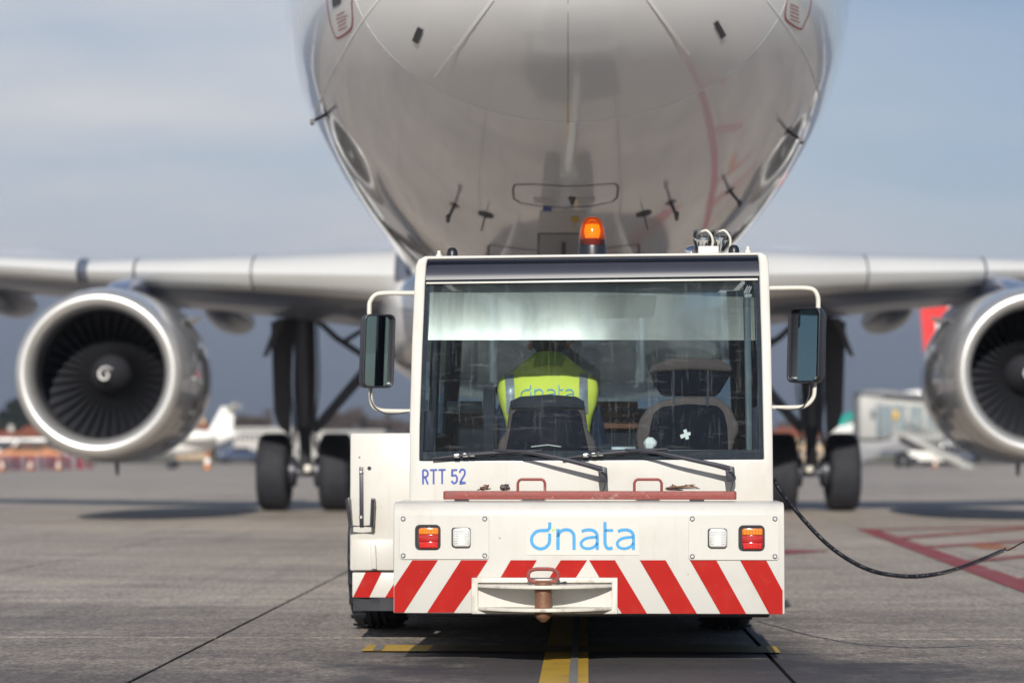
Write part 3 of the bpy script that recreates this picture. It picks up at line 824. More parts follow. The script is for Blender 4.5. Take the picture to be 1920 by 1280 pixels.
def probe(px, py, length, kind):
    p, n = skin_at(px, py)
    if p is None: return
    f = Vector((0, -1, 0))
    f = (f - n * f.dot(n)).normalized()
    s = n.cross(f).normalized()
    mb = MB()
    if kind == 'pitot':
        tip = p + n * 0.11
        mb.loft([[p + f * a + s * b for a, b in ((-.05, 0), (0, .012), (.05, 0), (0, -.012))], [tip + f * (a * .5 + .06) + s * b * .8 for a, b in ((-.05, 0), (0, .012), (.05, 0), (0, -.012))]])
        mb.tube([tip + f * 0.0, tip + f * length], [0.013, 0.016], 10)
    else:
        mb.lathe([(0.0, 0.0), (0.05, 0.0), (0.05, 0.008), (0.0, 0.008)], 20)
        mb2 = MB()
        rot = Matrix((s, f, n)).transposed()
        for v in mb.v: mb2.v.append(rot @ v + p)
        mb2.f = mb.f; mb = mb2
        mb.loft([[p + n * .005 + f * a + s * b for a, b in ((-.03, 0), (0, .006), (.03, 0), (0, -.006))], [p + n * 0.10 - f * .03 + f * a + s * b for a, b in ((-.02, 0), (0, .005), (.02, 0), (0, -.005))]])
    ob = mb.build('air_data_probe', 'line_dark', fuselage)
    MB().add([p + n * .003 + (s * math.cos(2 * PI * k / 16) * .035 + f * math.sin(2 * PI * k / 16) * .05) for k in range(16)], [tuple(range(16))]).build('probe_base', 'panel_grey', ob, smooth=0)
for a in ((852, 385, .12, 'pitot'), (911, 402, .1, 'vane'), (1207, 400, .1, 'vane'), (1258, 380, .12, 'pitot'), (1369, 358, .08, 'pitot'), (612, 214, .08, 'pitot'), (1478, 246, .08, 'pitot')):
    probe(*a)

# ---- wings (root leading edge behind the nose by WL metres)
WL = 18.2
def foil(chord, thick, n=14):
    pts = []
    for k in range(n + 1):
        x = 0.5 * (1 - math.cos(PI * k / n))
        yt = 5 * thick * (0.2969 * math.sqrt(x) - 0.1260 * x - 0.3516 * x ** 2 + 0.2843 * x ** 3 - 0.1036 * x ** 4)
        pts.append((x, yt))
    up = [(x * chord, yt * 1.05 * chord) for x, yt in pts]
    lo = [(x * chord, -yt * .95 * chord) for x, yt in pts[1:-1]]
    return up + lo[::-1]
def wing_sections(s):
    out = []
    for span, le, ch, z, th in ((1.2, 17.6, 7.6, 3.05, .15), (1.975, WL, 7.0, 3.09, .145), (4.0, WL + 1.05, 5.6, 3.20, .13), (6.4, WL + 2.3, 4.15, 3.33, .12), (12, WL + 5.2, 2.8, 3.85, .11), (17, WL + 7.8, 1.6, 4.4, .10)):
        out.append([Vector((s * span, le + a, z + b - a * 0.035)) for a, b in foil(ch, th)])
    return out
for s in (-1, 1):
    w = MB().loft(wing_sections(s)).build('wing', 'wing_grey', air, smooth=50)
    # leading-edge slats, bright paint, a shade larger than the wing nose
    secs = wing_sections(s)
    def slat(i0, i1, f0=0.0, f1=1.0):
        rings = []
        for f in (f0, f1):
            n = len(secs[0])
            base = [secs[i0][k].lerp(secs[i1][k], f) for k in range(n)]
            ids = [4, 3, 2, 1, 0, n - 1, n - 2]
            le = base[0]
            cen = (base[5] + base[n - 4]) / 2
            outer = [cen + (base[k] - cen) * 1.05 + Vector((0, -0.05, 0)) for k in ids]
            inner = [cen + (base[k] - cen) * 1.005 for k in ids[::-1]]
            rings.append(outer + inner)
        return MB().loft(rings)
    slat(1, 2, 0.05, 1.0).build('slat', 'wing_white', w, smooth=50)
    slat(2, 3, 0.01, 0.70).build('slat', 'wing_white', w, smooth=50)
    slat(2, 3, 0.715, 1.0).build('slat', 'wing_white', w, smooth=50)
    slat(3, 4, 0.03, 0.97).build('slat', 'wing_white', w, smooth=50)
    slat(4, 5, 0.03, 0.97).build('slat', 'wing_white', w, smooth=50)
    # flap track fairings
    for sp, y0, y1, z, r in ((4.95, 22.2, 26.3, 2.88, .30), (8.35, 22.8, 26.0, 3.16, .33), (12, 24.0, 26.6, 3.62, .26)):
        rings = []
        for k in range(13):
            t = k / 12
            q = math.sin(PI * min(1, t * 1.0)) ** 0.55 if 0 < t < 1 else 0.02
            rings.append([Vector((s * sp + r * q * math.cos(a), y0 + (y1 - y0) * t, z + .12 * (1 - t) + r * 0.85 * q * math.sin(a))) for a in (2 * PI * j / 20 for j in range(20))])
        MB().loft(rings).build('flap_track_fairing', 'wing_grey', w, smooth=50)
# belly fairing
rings = []
for t, hw, zb, zt in ((15.6, 1.2, 2.2, 2.9), (16.6, 1.9, 1.85, 3.2), (18, 2.25, 1.68, 3.35), (20, 2.35, 1.6, 3.35), (23, 2.35, 1.6, 3.3), (26, 2.1, 1.7, 3.2), (28.5, 1.2, 1.95, 2.9)):
    c, hh = (zb + zt) / 2, (zt - zb) / 2
    rings.append([Vector((hw * math.copysign(abs(math.cos(a)) ** .7, math.cos(a)), t, c + hh * math.copysign(abs(math.sin(a)) ** .7, math.sin(a)))) for a in (2 * PI * j / 40 for j in range(40))])
MB().loft(rings).build('belly_fairing', 'aircraft', air, smooth=50)
# fin and stabilisers
def surf(secs_):
    return MB().loft([[Vector(o) + Vector(ax) * a + Vector(nm) * b for a, b in foil(ch, .1)] for o, ch, ax, nm in secs_])
surf([((0, 36.5, 5.9), 5.6, (0, 1, 0), (1, 0, 0)), ((0, 41.2, 11.8), 2.2, (0, 1, 0), (1, 0, 0))]).build('tail_fin', 'wing_white', air, smooth=50)
for s in (-1, 1):
    surf([((s * .3, 39.2, 4.55), 3.6, (0, 1, 0), (0, 0, 1)), ((s * 6.2, 42.4, 4.75), 1.4, (0, 1, 0), (0, 0, 1))]).build('tailplane', 'wing_white', air, smooth=50)

# ---- engines
EY, EX, EZ = 29.65 - NOSE_D, 5.78, 1.845
blade_me = None
def blade_mesh():
    rings = []
    for k in range(9):
        t = k / 8
        r = .25 + t * .605
        tw = R(22 + 36 * t)
        ch = .15 + .06 * t
        sw = -.02 * math.sin(t * PI)
        sec = []
        for a, b in ((-.5, 0), (-.25, .045), (.1, .05), (.5, 0), (.1, .012), (-.25, .008)):
            x = a * ch; y = b * ch
            sec.append(Vector((x * math.sin(tw) + y * math.cos(tw) + sw, .98 + x * math.cos(tw) - y * math.sin(tw), r)))
        rings.append(sec)
    return MB().loft(rings).mesh('fan_blade', smooth=40)
blade_me = blade_mesh()
blade_me.materials.append(M['blade'])
for s in (-1, 1):
    c = Vector((s * EX + .09, EY, EZ))
    outer = [(1.035, .115), (1.06, .25), (1.09, .5), (1.112, .85), (1.125, 1.3), (1.12, 1.9), (1.08, 2.5), (.99, 3.1), (.90, 3.6), (.885, 3.6), (.92, 3.2), (.80, 2.9)]
    eng = MB().lathe(outer, 72, 'y', c).build('engine', 'nacelle', air, smooth=40)
    lip = [(1.036, .118), (1.018, .06), (.985, .02), (.95, 0.0), (.92, 0.0), (.885, .015), (.85, .055), (.82, .12), (.805, .22)]
    MB().lathe(lip, 72, 'y', c).build('inlet_lip', 'lip', eng, smooth=60)
    MB().lathe([(.805, .222), (.805, .4), (.83, .65), (.858, .85), (.875, .95), (.875, 1.5), (.3, 1.55)], 72, 'y', c).build('inlet_duct', 'liner', eng, smooth=40)
    for r_, y_ in ((.8125, .48), (.853, .82)):
        MB().lathe([(r_, y_), (r_ - .004, y_ + .006), (r_, y_ + .012)], 72, 'y', c).build('duct_joint', 'line_dark', eng, smooth=0)
    MB().lathe([(1.0905, .50), (1.094, .505), (1.0915, .515)], 72, 'y', c).build('cowl_joint', 'line_dark', eng, smooth=0)
    MB().lathe([(1.1215, 1.75), (1.126, 1.755), (1.1215, 1.765)], 72, 'y', c).build('cowl_joint', 'line_dark', eng, smooth=0)
    sp = MB().lathe([(.001, .50), (.03, .51), (.075, .56), (.15, .68), (.22, .82), (.265, .95), (.27, 1.15)], 40, 'y', c).build('spinner', 'spinner', eng, smooth=50)
    pts = []
    for k in range(26):
        t = k / 25
        a = R(100) + t * R(400) * 1.0
        r = .028 + .075 * t
        y = .50 + .008 + r * 0.78 - .018
        pts.append(c + Vector((r * math.cos(a) * -1, y - .014, r * math.sin(a))))
    MB().tube(pts, [.006 + .009 * math.sin(PI * min(1, (k + 3) / 28)) for k in range(26)], 6).build('spiral_mark', 'mark_white', sp)
    for k in range(36):
        link('fan_blade', blade_me, None, eng, c, (0, 2 * PI * k / 36, 0))
    MB().lathe([(.55, 2.8), (.56, 3.6), (.46, 4.3), (.40, 4.3), (.30, 4.3), (.18, 4.7), (.02, 5.0)], 40, 'y', c).build('exhaust_cone', 'gear_grey', eng, smooth=40)
    # pylon
    poly = [(s * EX, EY + .75, EZ + 1.05), (s * EX, EY + 1.6, EZ + 1.24), (s * EX, EY + 2.5, EZ + 1.36), (s * EX, EY + 3.4, EZ + 1.38), (s * EX, EY + 6.6, EZ + 1.1), (s * EX, EY + 6.0, EZ + .7), (s * EX, EY + 2.5, EZ + .8)]
    MB().prism([Vector(p) + Vector((-.08, 0, 0)) for p in poly], (.34, 0, 0)).build('pylon', 'pylon_blue', eng, bevel=.09, seg=3)
    # strakes, drain mast and access latches on the cowl
    for sd in (1, -1):
        a = R(38)
        n = Vector((sd * math.cos(a), 0, math.sin(a)))
        base = c + n * 1.08
        MB().prism([base + Vector((0, .9, 0)), base + Vector((0, 2.0, 0)) + n * .02, base + Vector((0, 1.95, 0)) + n * .22, base + Vector((0, 1.3, 0)) + n * .12], Vector((-n.z, 0, n.x)) * .012).build('cowl_strake', 'nacelle', eng)
    MB().prism([c + Vector((-.01, 1.3, -1.10)), c + Vector((-.01, 1.55, -1.10)), c + Vector((-.01, 1.5, -1.27)), c + Vector((-.01, 1.4, -1.27))], (.02, 0, 0)).build('drain_mast', 'gear_grey', eng)
    for a in (-20, -28, -52, 12):
        for sd in (1, -1):
            an = R(a)
            for y in (1.0,):
                p0 = c + Vector((sd * math.cos(an) * 1.117, y, math.sin(an) * 1.117))
                t_ = Vector((-sd * math.sin(an), 0, math.cos(an)))
                n_ = Vector((sd * math.cos(an), 0, math.sin(an))) * .004
                MB().add([p0 + n_ - t_ * .035, p0 + n_ + Vector((0, .22, 0)) - t_ * .035, p0 + n_ + Vector((0, .22, 0)) + t_ * .035, p0 + n_ + t_ * .035], [(0, 1, 2, 3)]).build('cowl_latch', 'line_dark', eng, smooth=0)

# ---- wheels and gear
def tyre_mb(c, r, w, n=40):
    h = w / 2
    prof = [(r * .58, -h * .72), (r * .70, -h * .92), (r * .84, -h), (r * .93, -h * .9), (r * .985, -h * .68)]
    for g_ in (-.42, -.14, .14, .42):
        prof += [(r, h * (g_ - .07)), (r * .978, h * (g_ - .05)), (r * .978, h * (g_ + .05)), (r, h * (g_ + .07))]
    prof += [(r * .985, h * .68), (r * .93, h * .9), (r * .84, h), (r * .70, h * .92), (r * .58, h * .72)]
    return MB().lathe(prof, n, 'x', c)
def rim_mb(c, r, w, n=28):
    h = w / 2
    return MB().lathe([(.04, -h * .9), (r * .25, -h * .9), (r * .3, -h * .5), (r * .5, -h * .45), (r * .56, -h * .74), (r * .59, -h * .72), (r * .59, h * .72), (r * .56, h * .74), (r * .5, h * .45), (r * .3, h * .5), (r * .25, h * .9), (.04, h * .9)], n, 'x', c)
GY = 36.4 - NOSE_D
for s in (-1, 1):
    gx = s * 3.80
    ax = Vector((gx, GY, .585))
    mb = MB()
    mb.tube([ax + Vector((0, 0, -.05)), ax + Vector((0, 0, .75))], .085, 16)
    mb.tube([ax + Vector((0, 0, .6)), ax + Vector((s * .03, -.05, 2.6))], [.15, .17], 18)
    mb.tube([ax + Vector((-.72, 0, 0)), ax + Vector((.72, 0, 0))], .075, 14)
    gear = mb.build('main_landing_gear', 'gear_grey', air, smooth=40)
    for e in (-1, 1):
        wc = ax + Vector((e * .4635, 0, 0))
        tyre_mb(wc, .585, .46).build('tyre', 'rubber', gear, smooth=35)
        rim_mb(wc, .585, .42).build('wheel_rim', 'dark_metal', gear, smooth=35)
        MB().lathe([(.20, -.06), (.23, -.05), (.23, .05), (.20, .06)], 24, 'x', ax + Vector((e * .2, 0, 0))).build('brake_pack', 'dark_metal', gear)
    # side brace to the belly, lock links
    kn = ax + Vector((-s * .98, .1, 1.62))
    MB().tube([ax + Vector((-s * .12, .05, .62)), kn], [.07, .085], 12).build('side_brace', 'gear_grey', gear)
    MB().tube([kn, ax + Vector((-s * 1.75, .15, 2.5))], [.115, .12], 12).build('side_brace', 'gear_grey', gear)
    MB().tube([kn + Vector((-s * .05, 0, .02)), ax + Vector((-s * .45, .05, 2.02)), ax + Vector((-s * .1, 0, 2.35))], .045, 8).build('lock_link', 'gear_grey', gear)
    MB().tube([ax + Vector((-s * .55, .05, 1.95)), ax + Vector((-s * 1.3, .2, 2.42))], .035, 8).build('lock_link', 'gear_grey', gear)
    # torque links and hydraulic lines in front
    tl = MB()
    tl.loft([[ax + Vector((u, -.12, .06)) for u in (-.10, .10)] + [ax + Vector((u, -.17, .06)) for u in (.10, -.10)], [ax + Vector((u, -.36, .34)) for u in (-.04, .04)] + [ax + Vector((u, -.40, .34)) for u in (.04, -.04)],
             [ax + Vector((u, -.14, .66)) for u in (-.10, .10)] + [ax + Vector((u, -.19, .66)) for u in (.10, -.10)]])
    tl.build('torque_link', 'gear_grey', gear)
    MB().lathe([(.001, -.22), (.055, -.21), (.07, -.16), (.07, -.08)], 16, 'y', ax + Vector((s * -.05, 0, .05))).build('tow_fitting', 'pipe_white', gear)
    for k, (dx, dy) in enumerate(((-.13, -.12), (.13, -.12), (.17, -.04), (-.18, -.05))):
        p0 = ax + Vector((dx, dy, 2.3))
        MB().tube(catmull([p0, ax + Vector((dx * 1.2, dy - .04, 1.3)), ax + Vector((dx * .9, dy - .1, .6)), ax + Vector((dx * 2.0, dy - .02, .12))], 5), .016, 6).build('hydraulic_line', 'gear_grey', gear)
    # leg door, outboard
    d = [(s * .20, 2.45), (s * .52, 2.35), (s * .47, 1.0), (s * .40, .78), (s * .26, .66), (s * .22, .62)]
    MB().prism([ax + Vector((a, .05 if k < 1 else -.10, b - .1)) for k, (a, b) in enumerate(d)], (0, .05, 0)).build('leg_door', 'gear_grey', gear)
    MB().prism([ax + Vector((s * .30, -.22, 2.30)), ax + Vector((s * .42, -.22, 2.30)), ax + Vector((s * .63, -.22, 1.72)), ax + Vector((s * .55, -.22, 1.74))], (0, .04, 0)).build('hinge_door', 'gear_grey', gear)
# nose gear
NG = Vector((0, 5.07, .385))
mb = MB()
mb.tube([NG, NG + Vector((0, .12, .9))], .065, 14)
mb.tube([NG + Vector((0, .1, .7)), NG + Vector((0, .25, 1.9))], .11, 14)
mb.tube([NG + Vector((-.3, 0, 0)), NG + Vector((.3, 0, 0))], .05, 12)
ng = mb.build('nose_landing_gear', 'gear_grey', air)
for e in (-1, 1):
    tyre_mb(NG + Vector((e * .25, 0, 0)), .385, .22).build('tyre', 'rubber', ng, smooth=35)
    rim_mb(NG + Vector((e * .25, 0, 0)), .385, .2).build('wheel_rim', 'steel', ng, smooth=35)
    MB().box((e * .52 - .015, 4.6, 1.35), (e * .52 + .015, 5.9, 2.0)).build('gear_door', 'aircraft', ng, bevel=.01)
MB().tube([NG + Vector((0, .1, 1.0)), NG + Vector((0, 1.2, 1.75))], .06, 10).build('drag_strut', 'gear_grey', ng)
for e in (-1, 1):
    MB().lathe([(.001, -.09), (.075, -.08), (.085, -.02), (.06, .05), (.01, .07)], 18, 'y', NG + Vector((e * .16, -.05, 1.15))).build('taxi_light', 'gear_grey', ng)

# ================================================================== TOW TUG (its back towards the camera)
T_POS = Vector(((1105 - 960) / FPX * 9.8, 9.8, 0))
T_YAW = R(-2.5)
T_M = Matrix.Translation(T_POS) @ Matrix.Rotation(T_YAW, 4, 'Z')
T_I = T_M.inverted()
tug = thing('tow_tug', T_POS, 'white aircraft tow tug with red chevron stripes and glazed cab', 'tow tug', rot=(0, 0, T_YAW))
_o, _r3 = T_I @ CAM, T_I.to_3x3()
def L(px, py, dy):
    d = _r3 @ ray(px, py)
    return _o + d * ((dy - _o.y) / d.y)
def Lz(px, py, dy, z):
    p = L(px, py, dy); p.z = z; return p
xl, xr_ = L(738, 1000, 0).x, L(1471, 1000, 0).x
z_top, z_bot = L(1100, 941, 0).z, L(1100, 1150, 0).z
# bumper: one folded steel section
prof = [(0, z_bot), (0, z_top - .055)] + [(.055 - .055 * math.cos(a), z_top - .055 + .055 * math.sin(a)) for a in (R(15 * k) for k in range(1, 7))] + [(.42, z_top), (.42, z_bot)]
bumper = MB().prism([(xl, y, z) for y, z in prof], (xr_ - xl, 0, 0)).build('bumper', 'tug_white', tug, bevel=.006)
# chevrons
def band(name, pts, y=-.0018, parent=None):
    return MB().add([L(a, b, y) for a, b in pts], [tuple(range(len(pts)))]).build(name, 'stripe_red', parent or bumper, smooth=0)
yt, yb = 1049.5, 1147.5
for pts in ([(773, yt), (821, yt), (757.5, yb), (739, yb), (739, 1100)], [(864.5, yt), (915, yt), (884, 1097), (884, 1101), (851, yb), (801, yb)],
            [(957.6, yt), (1006.5, yt), (987, 1083), (938, 1083)], [(1051.5, yt), (1101, yt), (1079, 1083), (1029.5, 1083)],
            [(1104.5, yt), (1153, yt), (1213, yb + 2), (1166, yb + 2), (1157.5, 1136), (1157.5, 1083), (1124.5, 1083)],
            [(1199.5, yt), (1248, yt), (1306.5, yb + 2), (1258, yb + 2)], [(1293.5, yt), (1343, yt), (1399, yb + 2.5), (1351, yb + 2.5)],
            [(1387.5, yt), (1436.5, yt), (1467.5, 1107), (1467.5, yb + 3), (1442.5, yb + 3)]):
    band('chevron_stripe', pts)
# lamp panels
def rrect(x0, y0, x1, y1, r, n=4):
    out = []
    for cx, cy, a0 in ((x1 - r, y0 + r, -90), (x1 - r, y1 - r, 0), (x0 + r, y1 - r, 90), (x0 + r, y0 + r, 180)):
        for k in range(n + 1):
            a = R(a0 + 90 * k / n)
            out.append((cx + r * math.cos(a), cy + r * math.sin(a)))
    return out
screw_me = MB().lathe([(.001, -.006), (.006, -.006), (.010, -.003), (.0105, 0)], 12, 'y').mesh('screw')
screw_me.materials.append(M['steel'])
def lamp_panel(x0, y0, x1, y1, tail, rev):
    plate = MB().prism([L(a, b, -.006) for a, b in rrect(x0, y0, x1, y1, 6)], (0, .0055, 0)).build('lamp_panel', 'tug_plate', tug, bevel=.0015, seg=1)
    for a, b in ((x0 + 7, y0 + 6), (x1 - 8, y0 + 6), (x0 + 7, y1 - 7), (x1 - 8, y1 - 7)):
        link('screw', screw_me, None, plate, L(a, b, -.0055))
    # tail lamp in its dark well
    a0, b0, a1, b1 = tail
    MB().ring([L(a, b, -.012) for a, b in rrect(a0, b0, a1, b1, 9)], [L(a, b, -.012) for a, b in rrect(a0 + 3.5, b0 + 3.5, a1 - 3.5, b1 - 3.5, 7)], (0, .009, 0)).build('lamp_bezel', 'black', plate, bevel=.001, seg=1)
    MB().add([L(a, b, -.0065) for a, b in rrect(a0 + 3, b0 + 3, a1 - 3, b1 - 3, 6)], [tuple(range(20))]).build('lamp_well', 'black', plate, smooth=0)
    m0, m1 = a0 + 7, a1 - 4
    h0, h1 = b0 + 6, b1 - 3
    t3 = (h1 - h0) / 3
    MB().prism([L(a, b, -.024) for a, b in ((m0 + 3, h0), (m1 - 1, h0), (m1, h0 + 4), (m1, h0 + t3 - .5), (m0, h0 + t3 - .5), (m0, h0 + 3))], (0, .018, 0)).build('turn_lens', 'amber', plate, bevel=.002)
    MB().prism([L(a, b, -.022) for a, b in ((m0, h0 + t3), (m1, h0 + t3), (m1, h0 + 2 * t3), (m0, h0 + 2 * t3))], (0, .016, 0)).build('reflector_lens', 'red_lens', plate, bevel=.001)
    MB().prism([L(a, b, -.024) for a, b in ((m0, h0 + 2 * t3 + .5), (m1, h0 + 2 * t3 + .5), (m1 - 1, h1), (m0 + 2, h1))], (0, .018, 0)).build('brake_lens', 'red_lens', plate, bevel=.002)
    for (mm, nm, yy) in (('amber_led', 'turn_led_row', h0), ('red_led', 'brake_led_row', h0 + 2 * t3)):
        mb = MB()
        for i in range(6):
            for j in range(2):
                p = L(m0 + 5 + (m1 - m0 - 10) * i / 5, yy + t3 * (.32 + .4 * j), -.0245)
                mb.lathe([(.001, -.0028), (.003, -.002), (.0042, .0006)], 8, 'y', p)
        mb.build(nm, mm, plate)
    a0, b0, a1, b1 = rev
    MB().prism([L(a, b, -.013) for a, b in rrect(a0, b0, a1, b1, 5)], (0, .008, 0)).build('lamp_bezel', 'black', plate, bevel=.001, seg=1)
    MB().prism([L(a, b, -.026) for a, b in rrect(a0 + 2.5, b0 + 1.5, a1 - .8, b1 - .8, 5)], (0, .014, 0)).build('reversing_lens', 'clear_lens', plate, bevel=.003)
    mb = MB()
    for k in range(7):
        yy = b0 + 5 + (b1 - b0 - 10) * k / 6
        mb.prism([L(a, b, -.0275) for a, b in ((a0 + 6, yy), (a1 - 5, yy), (a1 - 5, yy + 2), (a0 + 6, yy + 2))], (0, .002, 0))
    mb.prism([L(a, b, -.0278) for a, b in ((a0 + 13, b0 + 12), (a1 - 12, b0 + 12), (a1 - 11, b1 - 4), (a0 + 12, b1 - 4))], (0, .0026, 0))
    mb.build('lens_flutes', 'chrome', plate, smooth=0)
lamp_panel(749, 966, 917, 1048, (778, 983, 826, 1030), (846.5, 988.5, 882.5, 1025))
lamp_panel(1291, 966, 1461, 1049.5, (1384.5, 984, 1434, 1032), (1327, 990, 1363.5, 1026))
# company sign
sign = MB().prism([L(a, b, -.0022) for a, b in rrect(988, 969, 1198, 1040, 2)], (0, .0018, 0)).build('company_sign', 'sticker', tug, smooth=0)
lets, tri = dnata_letters()
for lt in lets:
    strokes_mb(lt, lambda u, v: L(880 + u / 5.333, 940 + v / 5.333, -.0036)).build('letter', 'logo_blue', sign, smooth=0)
MB().add([L(880 + u / 5.333, 940 + v / 5.333, -.0036) for u, v in tri], [(0, 1, 2)]).build('logo_triangle', 'logo_green', sign, smooth=0)
# small paint scars
for px_, py_, r_ in ((937, 1008, 1.3), (791, 1071, 1.2), (1290, 1076, 1)):
    MB().add([L(px_ + r_ * math.cos(a), py_ + r_ * math.sin(a), -.0022) for a in (2 * PI * k / 8 for k in range(8))], [tuple(range(8))]).build('paint_chip', 'rust', bumper, smooth=0)
# hitch
hz0, hz1 = 1082.5, 1150.5
hitch = MB().ring([L(a, b, -.03) for a, b in ((884, hz0), (1158, hz0), (1158, hz1), (884, hz1))], [L(a, b, -.03) for a, b in ((896, 1092), (1147, 1092), (1147, 1139), (896, 1139))], (0, .029, 0)).build('tow_hitch', 'worn_edge', tug, bevel=.004)
MB().add([L(a, b, -.003) for a, b in ((890, 1086), (1152, 1086), (1152, 1146), (890, 1146))], [(0, 1, 2, 3)]).build('hitch_back_plate', 'tug_white', hitch, smooth=0)
def lip(py, name, bulge=.135):
    a, b = L(895, py, -.03), L(1148, py, -.03)
    n = 20
    pl = []
    for k in range(n + 1):
        t = k / n
        q = a.lerp(b, t)
        pl.append(q + Vector((0, -bulge * (1 - (2 * t - 1) ** 2), 0)))
    return MB().prism(pl, (0, 0, -.013)).build(name, 'worn_edge', hitch, bevel=.002)
lip(1094.5, 'hitch_upper_jaw'); lip(1137, 'hitch_lower_jaw')
pin_p = L(1018.5, 1100, -.105)
pin = thing('hitch_pin', T_M @ Vector((pin_p.x, pin_p.y, .16)), 'rusty red drop pin with loop handle in the tug hitch', 'hitch pin', rot=(0, 0, T_YAW))
pz = lambda py: L(1018, py, -.105).z
MB().lathe([(.001, pz(1166) - .16), (.012, pz(1165) - .16), (.024, pz(1160) - .16), (.031, pz(1156) - .16), (.034, pz(1148) - .16), (.034, pz(1091) - .16), (.028, pz(1089) - .16), (.001, pz(1089) - .16)], 20, 'z').build('shaft', 'rust', pin)
zc = (pz(1066) + pz(1091)) / 2 - .16
hw, hh = .060, (pz(1066) - pz(1091)) / 2
loop = [Vector((math.copysign(abs(math.cos(a)) ** .55, math.cos(a)) * hw, 0, zc + math.copysign(abs(math.sin(a)) ** .9, math.sin(a)) * hh)) for a in (2 * PI * k / 32 for k in range(32))]
MB().tube(loop, .0075, 8, closed=True).build('loop_handle', 'rust_red', pin)

# ---- cab
CY = .36
def Lw(px, py, off=0.0):
    return L(px, py, CY + .045 * max(0.0, min(1.0, (863 - py) / 341)) + off)
outer = [(768, 946), (768, 800), (772, 650), (777, 530), (779, 500), (784, 487), (797, 480), (1110, 476.5), (1426, 473), (1437, 478), (1441, 490), (1442, 510), (1446, 650), (1448.5, 800), (1450, 946)]
inner = [(786, 864), (787, 800), (792, 650), (797, 530), (799, 500), (800, 492), (802, 486), (1110, 482), (1421, 478.5), (1422, 484), (1423, 492), (1424, 520), (1428, 650), (1431, 800), (1432.5, 861)]
cab = MB().ring([Lw(*p) for p in outer], [Lw(*p) for p in inner], (0, .055, 0)).build('cab', 'tug_white', tug, bevel=.012, seg=3)
# dark hood band above the pane, curving forward to the roof
rings = []
for k in range(7):
    t = k / 6
    py0, py1 = 525 - 42 * t, 517 - 41 * t
    off = .004 + .11 * t ** 2.2
    a, b = Lw(798 + 3 * t, py0, off), Lw(1424 - 2 * t, py1, off)
    rings.append([a, b, b + Vector((0, .015, -.004)), a + Vector((0, .015, -.004))])
MB().loft(rings).build('hood_band', 'grey_panel', cab, smooth=60)
# pane
pane_o = [(787, 862.5), (798, 527), (1424, 519), (1432, 860)]
n = 8
MB().add([Lw(*p, .012) for p in pane_o], [(0, 1, 2, 3)]).build('window_pane', 'glass', cab, smooth=0)
MB().ring([Lw(*p, .016) for p in pane_o], [Lw(*p, .016) for p in ((793, 846), (805, 534), (1416, 526), (1424, 843))], (0, .010, 0)).build('pane_frit', 'frit', cab, smooth=0)
MB().prism([Lw(*p, -.004) for p in ((799, 532.5), (799, 529), (1421, 521.5), (1421, 525.5))], (0, .010, 0)).build('pane_rail', 'sticker', cab, bevel=.0015)
# sun film hung inside the top of the pane
nu, nv = 24, 10
vs = []
for j in range(nv + 1):
    for i in range(nu + 1):
        u, v = i / nu, j / nv
        p = L(798 + (1424 - 798) * u, (512 - 8 * u) * (1 - v) + (638 - 1 * u) * v, .47)
        p.y += -.030 * v ** 1.6 + .07 * u ** 2 + .004 * math.sin(u * 9)
        vs.append(p)
MB().add(vs, [(j * (nu + 1) + i, j * (nu + 1) + i + 1, (j + 1) * (nu + 1) + i + 1, (j + 1) * (nu + 1) + i) for j in range(nv) for i in range(nu)]).build('sun_film', 'film', cab, smooth=80)
# fine maker's etching, top corner of the pane
mk = []
for (a, b, c, d) in ((1395, 549, 1402, 536), (1399, 549, 1406, 536), (1404, 549, 1409, 537), (1396, 553, 1410, 552.4), (1396, 556, 1409, 555.4)):
    mk.append(([(a, b), (c, d)], 1.6))
strokes_mb(mk, lambda u, v: Lw(u, v, .011)).build('pane_etching', 'rail_grey', cab, smooth=0)
# lettering under the pane
def RTT():
    x0 = 640; s = 3.0476
    W = 10.5
    P = []
    def seg(*p): P.append((list(p), W))
    seg((467, 388), (466, 307)); P.append((cm2([(466, 307), (484, 308), (494, 322), (491, 340), (478, 347), (468, 347)], 4), W)); seg((478, 346), (495, 388))
    seg((506, 307), (548, 306)); seg((527, 307), (527, 387))
    seg((555, 306), (596, 305)); seg((576, 306), (576, 386))
    P.append(([(662, 306), (634, 307), (632, 342)] + cm2([(636, 340), (650, 336), (660, 348), (660, 368), (650, 381), (638, 380), (630, 368)], 4), W))
    P.append((cm2([(676, 322), (682, 307), (694, 303), (705, 312), (704, 332), (690, 356), (677, 380)], 4) + [(711, 380)], W))
    return P
strokes_mb(RTT(), lambda u, v: L(640 + u / 3.0476, 780 + v / 3.0476, CY - .0025)).build('fleet_number', 'letter_blue', cab, smooth=0)
